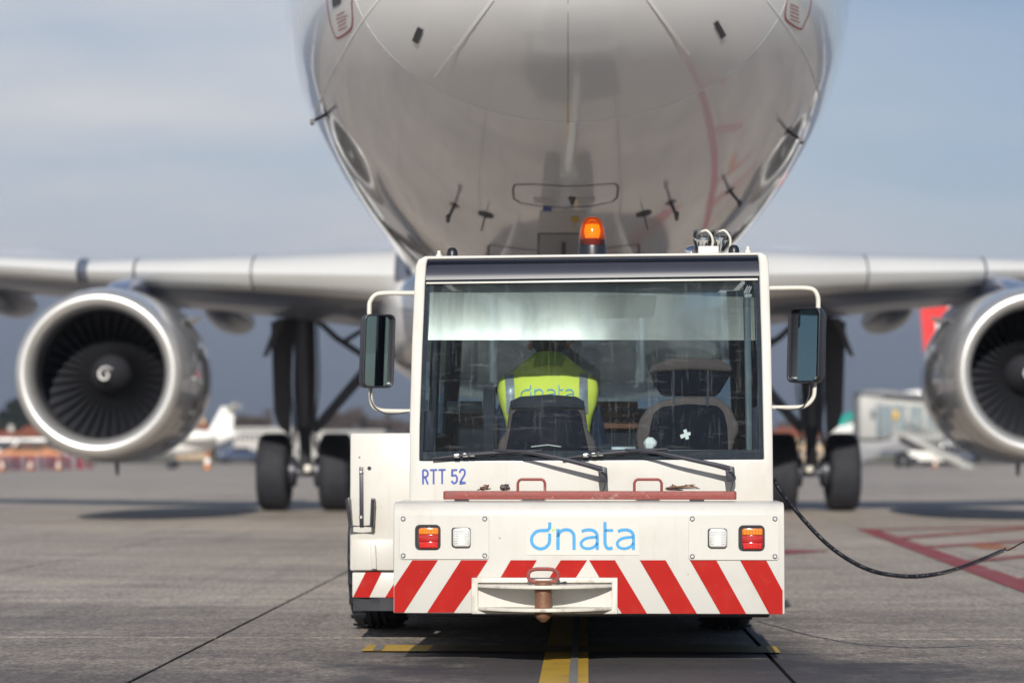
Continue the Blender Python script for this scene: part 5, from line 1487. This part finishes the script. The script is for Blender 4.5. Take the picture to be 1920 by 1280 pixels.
sk = body_o.modifiers.new('skin', 'SKIN')
for i, r in enumerate(Rd):
    me.skin_vertices[0].data[i].radius = r
me.skin_vertices[0].data[pel].use_root = True
sk.use_smooth_shade = True
ss = body_o.modifiers.new('sub', 'SUBSURF'); ss.levels = 1; ss.render_levels = 2
bpy.context.view_layer.update()
dg = bpy.context.evaluated_depsgraph_get()
baked = bpy.data.meshes.new_from_object(body_o.evaluated_get(dg))
body_o.modifiers.clear()
body_o.data = baked
if len(baked.materials) == 0:
    baked.materials.append(M['navy']); baked.materials.append(M['skin'])
zn = z_sh + .045
for p in baked.polygons:
    c = p.center
    p.material_index = 1 if (c.z > zn and abs(c.x) < .13) or (c.y > .45 and z_sh - .42 < c.z < z_sh - .2 and abs(c.x) < .24) else 0
    p.use_smooth = True
# hair
rg = []
for k in range(11):
    th = PI * (k / 10)
    ring_ = []
    for j in range(24):
        a = 2 * PI * j / 24
        rr = 1 + .03 * noise.noise(Vector((math.cos(a) * 5, math.sin(a) * 5, k)))
        ring_.append(Vector(((.084 * math.sin(th) * math.cos(a) * rr), .226 + .100 * math.sin(th) * math.sin(a) * rr - .006, zv(628) + .092 * math.cos(th))))
    rg.append(ring_)
MB().loft(rg).build('hair', 'hair', drv, smooth=60)
# vest
def vring(z, hw, dy0, ry, p=.8, cy=.10, n=48):
    return [Vector((hw * math.copysign(abs(math.cos(a)) ** p, math.cos(a)), cy + dy0 + ry * math.copysign(abs(math.sin(a)) ** p, math.sin(a)), z)) for a in (2 * PI * k / n for k in range(n))]
vr = []
for py_, hw, dy0, ry, p in ((662, .075, .06, .07, 1), (672, .105, .055, .08, .95), (684, .140, .045, .09, .9), (696, .170, .03, .10, .85), (704, .205, .02, .105, .8), (712, .226, .01, .11, .75), (730, .231, 0, .12, .72), (755, .224, 0, .125, .72), (780, .206, 0, .13, .75), (800, .193, 0, .13, .8), (830, .186, 0, .13, .85), (880, .185, 0, .13, .85), (940, .19, 0, .14, .85)):
    vr.append(vring(zv(py_), hw, dy0, ry, p))
vmb = MB().loft(vr, cap=False)
for v in vmb.v:
    a = noise.noise(Vector((v.x * 16, v.y * 12, v.z * 11)))
    b_ = noise.noise(Vector((v.x * 34 + v.z * 26, v.y * 20, v.z * 12)))
    v.y += a * .012 + b_ * .006; v.x += a * .005
vest = vmb.build('vest', 'hivis', drv, smooth=60)
so = vest.modifiers.new('thick', 'SOLIDIFY'); so.thickness = .004
vbv = BVHTree.FromPolygons(vmb.v, vmb.f)
def vest_pt(px, py, lift=.005):
    w = L(px, py, 1.03) - D0
    d = w - (_o - D0); d.normalize()
    loc, nr, i, ds = vbv.ray_cast(_o - D0, d)
    if loc is None: return None
    if nr.dot(d) > 0: nr = -nr
    return loc + nr * lift
def vest_poly(name, cols, m, lift=.004):
    vs, n = [], len(cols[0])
    for c_ in cols:
        for p in c_:
            q = vest_pt(p[0], p[1], lift)
            if q is None: return
            vs.append(q)
    MB().add(vs, [(i * n + j, (i + 1) * n + j, (i + 1) * n + j + 1, i * n + j + 1) for i in range(len(cols) - 1) for j in range(n - 1)]).build(name, m, vest, smooth=60)
def band_cols(top0, bot0, top1, bot1, n=12, w=4):
    return [[(top0[0] * (1 - t) * (1 - s) + top1[0] * s * (1 - t) + bot0[0] * t * (1 - s) + bot1[0] * t * s, top0[1] * (1 - t) * (1 - s) + top1[1] * s * (1 - t) + bot0[1] * t * (1 - s) + bot1[1] * t * s) for t in (k / n for k in range(n + 1))] for s in (q / w for q in range(w + 1))]
vest_poly('reflective_band', band_cols((947, 706), (951, 775), (964, 702), (968, 775)), 'silver_tape')
vest_poly('reflective_band', band_cols((1086, 700), (1084, 775), (1101, 704), (1102, 775)), 'silver_tape')
def vmap(u, v):
    q = vest_pt(976 + (u - 607) / (1658 - 607) * 101, 722 + (v - 203) / 277 * 30, .004)
    return q if q is not None else Vector((0, 0, 0))
for lt in lets:
    def dens(pts):
        out = []
        for i in range(len(pts) - 1):
            for k in range(4): out.append((pts[i][0] + (pts[i + 1][0] - pts[i][0]) * k / 4, pts[i][1] + (pts[i + 1][1] - pts[i][1]) * k / 4))
        return out + [pts[-1]]
    strokes_mb([(dens(p_), w_ * .62) for p_, w_ in lt], vmap).build('letter', 'logo_blue', vest, smooth=0)
# collar
cr = []
for py_, hw, cy, ry in ((682, .115, .14, .105), (668, .102, .155, .095), (657, .086, .17, .082), (655, .080, .17, .077), (660, .076, .17, .073)):
    cr.append(vring(zv(py_), hw, 0, ry, .95, cy))
for i, r in enumerate(cr):
    for v in r: v.z += -.05 * max(0, (abs(v.x) / .1)) ** 2 * .6
MB().loft(cr, cap=False).build('collar', 'hivis_collar', drv, smooth=60)

# ================================================================== BACKGROUND: parked aircraft, jet bridge, buildings, trees, barriers, cars
def simple_plane(name, loc, yaw, length, rad, body_m, top_m, fin_m, label, fin_h, zc, cross=False, engines='wing', winglets=False, cat='airliner'):
    t = thing(name, loc, label, cat, rot=(0, 0, yaw))
    rings = []
    for k, (s_, r_, dz) in enumerate(((0, .02, -.25), (.012, .32, -.2), (.03, .58, -.15), (.06, .82, -.08), (.1, .97, -.02), (.14, 1, 0), (.68, 1, 0), (.8, .8, .2), (.9, .5, .45), (.97, .22, .65), (1, .05, .75))):
        rings.append([Vector((s_ * length, r_ * rad * math.cos(a), zc + dz * rad + r_ * rad * math.sin(a))) for a in (2 * PI * j / 24 for j in range(24))])
    b = MB().loft(rings).build('fuselage', body_m, t, smooth=50)
    if top_m:
        rr = [[p for p in r if p.z >= zc + .0 * rad - 1e-6] for r in rings[1:8]]
        mb = MB()
        for i in range(len(rings) - 3):
            for j in range(24):
                q = [rings[i][j], rings[i][(j + 1) % 24], rings[i + 1][(j + 1) % 24], rings[i + 1][j]]
                cz = sum(p.z for p in q) / 4
                if cz > zc + .12 * rad:
                    mb.add([Vector((p.x, p.y * 1.008, zc + (p.z - zc) * 1.008)) for p in q], [(0, 1, 2, 3)])
        mb.build('upper_paint', top_m, b, smooth=50)
    mb = MB()
    for y in (-1, 1):
        for k in range(3):
            mb.add([Vector((length * (.045 + .012 * k), y * rad * (.74 + .05 * k), zc + rad * .22)), Vector((length * (.055 + .012 * k), y * rad * (.79 + .05 * k), zc + rad * .22)), Vector((length * (.057 + .012 * k), y * rad * (.74 + .04 * k), zc + rad * .42)), Vector((length * (.05 + .012 * k), y * rad * (.70 + .04 * k), zc + rad * .40))], [(0, 1, 2, 3)])
    mb.build('cockpit_window', 'black', b, smooth=0)
    win = MB().box((-.12, -.02, -.16), (.12, .02, .16)).mesh('cabin_window')
    win.materials.append(M['black'])
    nw = max(5, int(length / 1.1))
    for k in range(nw):
        x = length * (.18 + .52 * k / nw)
        for y in (-1, 1):
            link('cabin_window', win, None, b, (x, y * rad * .955, zc + rad * .30))
    x0 = length * .80
    ft = zc + rad * .75
    fin = MB().loft([[Vector((x0 + a, bb, ft - .3 * rad)) for a, bb in foil(length * .155, .10)], [Vector((x0 + length * .095 + a, bb, ft + fin_h)) for a, bb in foil(length * .075, .08)]]).build('tail_fin', fin_m, t, smooth=50)
    if cross:
        cx, cz, u = x0 + length * .107, ft + fin_h * .70, fin_h * .063
        for y in (-1, 1):
            for (a, c_) in ((3, 1), (1, 3)):
                MB().box((cx - u * a / 1.0, y * .42 - .01, cz - u * c_), (cx + u * a / 1.0, y * .42 + .012 + .003 * a, cz + u * c_)).build('white_cross', 'mark_white', fin)
    tz = ft + fin_h * .93 if engines == 'tail' else zc + rad * .55
    xo = length * (.915 if engines == 'tail' else .86)
    for y in (-1, 1):
        MB().loft([[Vector((xo + a, y * .1 * rad, tz + bb)) for a, bb in foil(length * .09, .1)], [Vector((xo + length * .05 + a, y * length * .17, tz + .25 + bb)) for a, bb in foil(length * .035, .1)]]).build('tailplane', body_m, t, smooth=50)
        MB().loft([[Vector((length * .36 + a, y * rad * .5, zc - rad * .65 + bb)) for a, bb in foil(length * .17, .12)], [Vector((length * .56 + a, y * length * .46, zc - rad * .3 + bb)) for a, bb in foil(length * .045, .1)]]).build('wing', body_m, t, smooth=50)
        if engines == 'wing':
            MB().lathe([(.80, 0), (.95, .1), (1.1, 1.2), (1.0, 2.4), (.7, 3.4), (.5, 3.4), (.7, .4), (.80, 0)], 24, 'x', (length * .30, y * length * .155, zc - rad * .95)).build('engine', 'nacelle', t, smooth=40)
        else:
            MB().lathe([(.26, 0), (.33, .1), (.36, .9), (.30, 1.7), (.2, 2.0), (.2, .2), (.26, 0)], 20, 'x', (length * .66, y * rad * 1.45, zc + rad * .55)).build('engine', body_m, t, smooth=40)
    wr_ = rad * (.30 if engines == 'wing' else .34)
    mg = .62 if engines == 'tail' else .48
    for wxp, wy in ((length * .12, 0), (length * mg, rad * 1.6), (length * mg, -rad * 1.6)):
        MB().lathe([(.02, -.15), (wr_ * .6, -.15), (wr_, -.11), (wr_, .11), (wr_ * .6, .15), (.02, .15)], 20, 'y', (wxp, wy, wr_)).build('wheel', 'rubber', t, smooth=40)
        MB().tube([(wxp, wy, wr_), (wxp, wy * .8, zc - rad * .6)], .09 * rad, 8).build('gear_leg', 'steel', t)
    return t
M['jet_white'] = mat('jet_white', (0.80, 0.79, 0.75), 0.3, 0, 0.02, 1, coat=0.4)
M['fin_red'] = mat('fin_red', (0.62, 0.02, 0.02), 0.35, 0, 0.05, 1)
M['teal'] = mat('teal_paint', (0.01, 0.33, 0.27), 0.35, 0, 0.05, 1)
# white business jet, left
jD = 136
jp = at(118, 850, jD)
simple_plane('business_jet', (jp.x, jD, 0), R(3), 9.9, .72, 'jet_white', None, 'jet_white', 'small white business jet parked beyond the wing, fin standing up', 1.5, 1.45, engines='tail', cat='jet')
# red-finned airliner, right, tail end showing
sD = 172
sp_ = at(1697, 850, sD)
ST = simple_plane('airliner', (sp_.x + 37.6 * math.cos(R(6)), sD - 37.6 * 0 + 3.9, 0), PI + R(6), 37.6, 1.98, 'jet_white', None, 'fin_red', 'parked white airliner with red tail fin bearing a white cross', 6.9, 3.7, cross=True)
gD = 262
gp = at(1549, 850, gD)
simple_plane('airliner', (gp.x, gD, 0), R(8), 37.6, 1.98, 'jet_white', 'teal', 'teal', 'parked airliner with teal upper fuselage and white belly behind the jet bridge', 6.2, 3.75)

# jet bridge
bD = 150
def J(px, py, d=0): return at(px, py, bD + d)
jb0 = J(1690, 850); jb0.z = 0
jb = thing('jet_bridge', jb0, 'pale grey passenger boarding bridge on a wheeled leg beside parked airliners', 'jet bridge')
def jbx(name, x0, y0, x1, y1, d0, d1, m, parent=jb, bevel=.03):
    a, b = J(x0, y1, 0) - jb0, J(x1, y0, 0) - jb0
    return MB().box((a.x, d0, a.z), (b.x, d1, b.z)).build(name, m, parent, bevel=bevel)
M['bridge_pale'] = mat('bridge_pale', (0.36, 0.36, 0.345), 0.5, 0, 0.05, 1, dirt=(0.3, 0.28, 0.25), dirt_amt=0.4, dirt_scale=1)
M['bridge_grey'] = mat('bridge_grey', (0.22, 0.225, 0.24), 0.5, 0, 0.08, 1)
M['bridge_dark'] = mat('bridge_dark', (0.11, 0.115, 0.13), 0.5, 0, 0.08, 1)
M['bridge_glass'] = mat('bridge_glass', (0.20, 0.25, 0.27), 0.1, 0.0, 0.1, 1, coat=0.8)
hd = jbx('bridge_head', 1606, 742, 1650, 822, -1.4, 1.6, 'bridge_pale')
jbx('rotunda_glazing', 1636, 760, 1664, 818, -1.48, -1.36, 'bridge_glass', hd, .01)
for px_ in (1640, 1645.5, 1660):
    jbx('glazing_post', px_, 758, px_ + 2, 819, -1.52, -1.34, 'bridge_dark', hd, .01)
jbx('porthole', 1626, 768, 1634, 786, -1.46, -1.38, 'bridge_dark', hd, .1)
MB().prism([J(a, b) - jb0 + Vector((0, -1.6, 0)) for a, b in ((1602, 740), (1614, 733), (1650, 731), (1740, 742), (1900, 752), (1900, 760), (1740, 751), (1650, 743))], (0, 3.4, 0)).build('roof', 'bridge_dark', jb, bevel=.02)
MB().prism([J(a, b) - jb0 + Vector((0, -1.2, 0)) for a, b in ((1650, 746), (1740, 753), (1900, 762), (1900, 812), (1740, 815), (1650, 818))], (0, 2.6, 0)).build('tunnel', 'bridge_pale', jb, bevel=.02)
for k in range(7):
    x = 1668 + k * 32
    y0 = 758 + k * 2.6
    q = MB().prism([J(a, b) - jb0 + Vector((0, -1.28, 0)) for a, b in ((x, y0), (x + 24, y0 + 2), (x + 24, 806), (x, 807))], (0, .06, 0)).build('tunnel_window', 'bridge_glass', jb, smooth=0)
    MB().tube([J(x - 2, 816) - jb0 + Vector((0, -1.3, 0)), J(x + 28, y0) - jb0 + Vector((0, -1.3, 0))], .05, 6).build('truss_diagonal', 'bridge_pale', q)
jbx('sign_plate', 1668, 770, 1677, 786, -1.42, -1.34, 'yellow_mark', jb, .01)
MB().prism([J(a, b) - jb0 + Vector((0, -1.0, 0)) for a, b in ((1606, 822), (1700, 818), (1760, 838), (1700, 846), (1650, 845), (1640, 857), (1610, 866), (1606, 850))], (0, 2.2, 0)).build('underframe', 'bridge_grey', jb, bevel=.02)
MB().tube([J(1694, 842) - jb0, J(1694, 868) - jb0], .28, 12).build('lift_column', 'bridge_dark', jb)
for px_ in (1685, 1702):
    c = J(px_, 868) - jb0; c.z = .42
    MB().lathe([(.02, -.2), (.25, -.2), (.42, -.15), (.42, .15), (.25, .2), (.02, .2)], 20, 'x', c).build('wheel', 'rubber', jb)
st = MB().prism([J(a, b) - jb0 + Vector((0, -1.9, 0)) for a, b in ((1680, 816), (1694, 814), (1815, 872), (1815, 877), (1795, 877))], (0, 1.0, 0)).build('stair', 'bridge_pale', jb, bevel=.02)
for k in range(12):
    x, y = 1692 + k * 10.2, 815 + k * 4.9
    MB().tube([J(x, y) - jb0 + Vector((0, -1.95, 0)), J(x, y - 30) - jb0 + Vector((0, -1.95, 0))], .035, 6).build('baluster', 'bridge_grey', st)
MB().tube([J(1692, 785) - jb0 + Vector((0, -1.95, 0)), J(1805, 839) - jb0 + Vector((0, -1.95, 0))], .05, 6).build('handrail', 'bridge_pale', st)

# cars and vans
def car(name, px, D, body_m, label, yaw=0.0, van=False, group=None, cat='car'):
    p = at(px, 850, D)
    t = thing(name, (p.x, D, 0), label, cat, group, rot=(0, 0, yaw))
    if van: pr = [(-2.4, .35), (-2.4, 1.1), (-2.2, 2.15), (1.2, 2.15), (1.75, 1.3), (2.4, 1.1), (2.45, .35)]
    else: pr = [(-2.05, .32), (-2.1, .8), (-1.9, .98), (-1.3, 1.05), (-.75, 1.42), (.45, 1.42), (1.05, 1.0), (1.9, .86), (2.1, .7), (2.1, .32)]
    b = MB().prism([(x, -.85, z) for x, z in pr], (0, 1.7, 0)).build('body', body_m, t, bevel=.08, seg=3)
    gl = [(-1.9, 1.2), (-1.9, 1.95), (1.1, 1.95), (1.55, 1.3)] if van else [(-1.15, 1.03), (-.68, 1.36), (.40, 1.36), (.92, 1.03)]
    for y in (-.856, .846):
        MB().prism([(x, y, z) for x, z in gl], (0, .01, 0)).build('side_window', 'black', b)
    for x in (-1.35, 1.35):
        for y in (-.8, .8):
            MB().lathe([(.02, -.1), (.2, -.1), (.32, -.08), (.32, .08), (.2, .1), (.02, .1)], 16, 'y', (x, y, .32)).build('wheel', 'rubber', t)
    for y in (-.6, .6):
        MB().box((2.02, y - .15, .62), (2.13, y + .15, .76)).build('headlight', 'clear_lens', b)
    return t
M['car_silver'] = mat('car_silver', (0.42, 0.43, 0.45), 0.25, 0.4, 0.02, 1, coat=0.6)
M['car_blue'] = mat('car_blue', (0.06, 0.08, 0.14), 0.25, 0.3, 0.02, 1, coat=0.6)
M['orange'] = mat('orange_paint', (0.50, 0.17, 0.03), 0.45, 0, 0.05, 2)
car('parked_van', 8, 205, 'jet_white', 'white van parked left of the dark blue car before the house', 0.05, True, cat='van')
car('parked_car', 27, 205, 'car_blue', 'dark blue car parked between two white vehicles near the red-roofed house', 1.4)
car('parked_van', 62, 205, 'jet_white', 'long white van parked behind the orange loaders below the red roof', PI + .06, True, cat='van')
car('parked_car', 98, 205, 'car_silver', 'silver car parked at the row end beside the engine cowl', .1)
car('baggage_tractor', 45, 178, 'orange', 'orange tractor with boxy front standing before the white van', .2, cat='tractor')
car('baggage_tractor', 66, 178, 'orange', 'second orange tractor, nearer the engine cowl, before the white van', PI, cat='tractor')
car('parked_car', 1742, 176, 'jet_white', 'white car parked under the jet bridge stair', .1)
car('parked_car', 1772, 178, 'car_blue', 'dark car parked behind the foot of the jet bridge stair', PI)
car('parked_car', 452, 215, 'car_blue', 'dark car in front of the long pale terminal beyond the business jet', .3)

# barriers and cones
def barrier_tree(i):
    t = thing('traffic_barrier', (0, 0, 0), 'red and white plastic barrier unit in the row below the left engine', 'barrier', 'barriers in a row on the apron edge')
    red = i % 2 == 0
    MB().prism([(-.52, -.24, 0), (-.52, .24, 0), (-.52, .20, .18), (-.52, .10, .40), (-.52, .09, .78), (-.52, -.09, .78), (-.52, -.10, .40), (-.52, -.20, .18)], (.5, 0, 0)).build('red_half', M['barrier_red'], t, bevel=.02)
    MB().prism([(.02, -.24, 0), (.02, .24, 0), (.02, .20, .18), (.02, .10, .40), (.02, .09, .78), (.02, -.09, .78), (.02, -.10, .40), (.02, -.20, .18)], (.5, 0, 0)).build('white_half', 'barrier_pale', t, bevel=.02)
    return t
M['barrier_red'] = mat('barrier_red', (0.26, 0.035, 0.05), 0.5, 0, 0.05, 2)
M['barrier_pale'] = mat('barrier_pale', (0.34, 0.30, 0.32), 0.6, 0, 0.1, 2)
bt = barrier_tree(0)
bD0 = 122
for k in range(13):
    o = bt if k == 0 else copy_tree(bt)
    px_ = -4 + k * 13.5 if k < 11 else 5 + k * 13.5
    D = bD0 + k * 1.2
    p = at(px_, 850, D)
    o.location = (p.x, D, .0); o.rotation_euler = (0, 0, R(55 + 6 * ((k * 7) % 5)))
    o.scale = (.55, 1, 1)
def cone(px, D, label, grp=None, sc=1.0):
    p = at(px, 850, D)
    t = thing('traffic_cone', (p.x, D, 0), label, 'cone', grp)
    MB().box((-.2 * sc, -.2 * sc, 0), (.2 * sc, .2 * sc, .04)).build('base', 'black', t)
    c = MB().lathe([(.16 * sc, .04), (.04 * sc, .72 * sc), (.001, .72 * sc)], 18).build('body', 'orange', t)
    MB().lathe([(.126 * sc, .25 * sc), (.088 * sc, .46 * sc)], 18).build('sleeve', 'jet_white', c)
cone(389, 128, 'orange cone on the apron before the white business jet', sc=1.35)
cone(4, 117, 'orange cone at the end of the barrier row', sc=0.85)
cone(57, 120, 'orange cone standing amid the red and white barriers', sc=0.85)
cone(110, 121, 'orange cone at barriers just under the engine lip', sc=0.85)
cone(1753, 146, 'orange cone beside the jet bridge stair', sc=0.85)

# houses and terminal
M['roof_tile'] = mat('roof_tile', (0.26, 0.075, 0.035), 0.8, 0, 0.25, 0.8)
M['plaster'] = mat('plaster', (0.50, 0.36, 0.22), 0.85, 0, 0.08, 0.4)
M['plaster_pale'] = mat('plaster_pale', (0.48, 0.46, 0.43), 0.85, 0, 0.08, 0.4)
M['pane'] = mat('far_pane', (0.05, 0.055, 0.07), 0.15, 0, 0.1, 1)
def house(px0, px1, py_eave, py_ridge, D, wall_m, label, depth=9, floors=2, nwin=3, flat=False, name='house', cat='house'):
    a, b = at(px0, py_eave, D), at(px1, py_eave, D)
    ze, zrr = a.z, at(px0, py_ridge, D).z
    w = b.x - a.x
    t = thing(name, (a.x + w / 2, D + depth / 2, 0), label, cat)
    wl_ = MB().box((-w / 2, -depth / 2, 0), (w / 2, depth / 2, ze)).build('wall', wall_m, t)
    if flat:
        MB().box((-w / 2 - .2, -depth / 2 - .2, ze + .003), (w / 2 + .2, depth / 2 + .2, ze + .4)).build('roof', 'bridge_pale', t)
    else:
        o = .5
        vs = [(-w / 2 - o, -depth / 2 - o, ze - .1), (w / 2 + o, -depth / 2 - o, ze - .1), (w / 2 + o, depth / 2 + o, ze - .1), (-w / 2 - o, depth / 2 + o, ze - .1), (-w * .28, 0, zrr), (w * .28, 0, zrr)]
        rf = MB().add([Vector(v) for v in vs], [(0, 1, 5, 4), (1, 2, 5), (2, 3, 4, 5), (3, 0, 4), (3, 2, 1, 0)]).build('roof', 'roof_tile', t, smooth=0)
        MB().box((w * .12, -.4, zrr - 1.2), (w * .12 + .7, .4, zrr + .7)).build('chimney', wall_m, rf)
    fh = ze / floors
    for f in range(floors):
        for k in range(nwin):
            x = -w / 2 + w * (k + .5) / nwin
            ww = min(.8, w / nwin * .32)
            q = MB().box((x - ww, -depth / 2 - .06, f * fh + fh * .3), (x + ww, -depth / 2 - .003, f * fh + fh * .78)).build('window', 'sticker', wl_)
            MB().box((x - ww * .85, -depth / 2 - .09, f * fh + fh * .34), (x + ww * .85, -depth / 2 - .062, f * fh + fh * .74)).build('pane', 'pane', q)
    return t
house(22, 84, 818, 797, 300, 'plaster', 'ochre house with red-brown hipped roof beyond the parked vans', 10, 2, 4)
house(-22, 18, 824, 806, 315, 'plaster_pale', 'pale house half hidden by dark trees left of the ochre house', 9, 2, 3)
house(438, 560, 806, 798, 330, 'plaster_pale', 'long low pale terminal building behind the business jet', 14, 2, 14, True, 'terminal_building', 'building')
house(575, 720, 812, 806, 345, 'plaster_pale', 'wide pale hangar partly hidden by the landing gear wheels', 16, 1, 10, True, 'hangar', 'building')
house(1445, 1545, 818, 800, 340, 'plaster', 'low house with tiled roof seen between the right gear wheels', 10, 2, 6)
house(330, 392, 812, 792, 360, 'plaster', 'small tiled house just behind the engine cowl and the jet', 10, 2, 4)

# trees
M['bark'] = mat('bark', (0.075, 0.055, 0.045), 0.9, 0, 0.3, 3)
M['twigs'] = mottled('twigs', (0.060, 0.045, 0.042), (0.13, 0.095, 0.080), 0.7)
M['evergreen'] = mottled('evergreen', (0.012, 0.022, 0.014), (0.045, 0.060, 0.032), 0.6)
def branchy(seed, H=9.0):
    rnd = random.Random(seed)
    tr, ends = MB(), []
    def grow(p, d, ln, r, lv):
        q = p + d * ln
        tr.tube([p, p.lerp(q, .5) + Vector((rnd.uniform(-.1, .1), rnd.uniform(-.1, .1), 0)) * ln * .2, q], [r, r * .85, r * .65], 6)
        if lv == 0: ends.append((q, d)); return
        for _ in range(3 if lv > 1 else 4):
            dd = (d + Vector((rnd.uniform(-.8, .8), rnd.uniform(-.8, .8), rnd.uniform(-.1, .6)))).normalized()
            grow(p.lerp(q, rnd.uniform(.6, 1)), dd, ln * rnd.uniform(.55, .75), r * .55, lv - 1)
    grow(Vector((0, 0, 0)), Vector((0, 0, 1)), H * .32, H * .022, 3)
    cr_ = MB()
    for q, d in ends:
        for _ in range(16):
            dd = (d + Vector((rnd.uniform(-1, 1), rnd.uniform(-1, 1), rnd.uniform(-.5, .9)))).normalized()
            ln = rnd.uniform(.06, .13) * H
            s_ = q + Vector((rnd.uniform(-.1, .1), rnd.uniform(-.1, .1), rnd.uniform(-.1, .1))) * H * .3
            sd = dd.cross(Vector((rnd.uniform(-1, 1), rnd.uniform(-1, 1), rnd.uniform(-1, 1)))).normalized() * H * .006
            cr_.add([s_ - sd, s_ + sd, s_ + dd * ln], [(0, 1, 2)])
    a, b = tr.mesh('trunk', smooth=40), cr_.mesh('crown', smooth=0)
    a.materials.append(M['bark']); b.materials.append(M['twigs'])
    return a, b
def conifer(seed, H=12.0):
    rnd = random.Random(seed)
    tr = MB().tube([(0, 0, 0), (0, 0, H)], [H * .02, H * .003], 8)
    cr_ = MB()
    for k in range(1400):
        t = rnd.random() ** .8
        z = H * (.08 + .92 * t)
        rmax = H * .20 * (1 - t) ** .8 + .15
        a = rnd.uniform(0, 2 * PI); r = rmax * rnd.uniform(.35, 1.0) * (1 + .25 * math.sin(a * 3 + z))
        p = Vector((r * math.cos(a), r * math.sin(a), z - r * .25))
        d = Vector((math.cos(a), math.sin(a), -.35 + rnd.uniform(-.2, .3))).normalized()
        sd = Vector((-math.sin(a), math.cos(a), rnd.uniform(-.3, .3))) * H * .016
        cr_.add([p - sd, p + sd, p + d * H * .05], [(0, 1, 2)])
    a, b = tr.mesh('trunk', smooth=40), cr_.mesh('crown', smooth=0)
    a.materials.append(M['bark']); b.materials.append(M['evergreen'])
    return a, b
bare = [branchy(s_) for s_ in (1, 2, 3)]
con = [conifer(s_) for s_ in (11, 12)]
def tree(name, px, D, py_top, kinds, k, H0, label, group, wide=1.0):
    p = at(px, 850, D)
    h_ = at(px, py_top, D).z
    t = thing(name, (p.x, D, 0), label, 'tree', group, rot=(0, 0, k * 1.7))
    a, b = kinds[k % len(kinds)]
    s_ = h_ / H0
    for nm, me_ in (('trunk', a), ('crown', b)):
        o = link(nm, me_, None, t); o.scale = (s_ * wide, s_ * wide, s_)
rnd = random.Random(12)
for k, (px_, tp) in enumerate(((388, 782), (404, 770), (420, 780), (436, 774), (455, 764), (474, 770), (493, 764), (512, 775), (606, 776), (622, 768), (640, 760), (658, 757), (676, 760), (694, 770), (712, 776), (735, 772), (756, 778))):
    tree('bare_tree', px_, 400 + rnd.uniform(-20, 40), tp, bare, k, 7.6, 'bare brown winter tree in the line left of the tug cab', 'bare trees left of the tug', 1.15)
for k, (px_, tp) in enumerate(((1450, 780), (1464, 790), (1480, 784), (1496, 792), (1512, 786), (1530, 790))):
    tree('bare_tree', px_, 395 + rnd.uniform(-10, 40), tp, bare, k + 1, 7.6, 'bare brown winter tree in the line between tug and teal airliner', 'bare trees right of the tug', 1.15)
for k, (px_, tp) in enumerate(((-14, 772), (4, 768), (18, 752), (30, 746), (44, 758), (60, 764), (78, 775))):
    tree('evergreen_tree', px_, 335 + rnd.uniform(-6, 14), tp, con, k, 12.0, 'dark evergreen tree in the clump behind the ochre house', 'evergreens behind the house', 1.5)
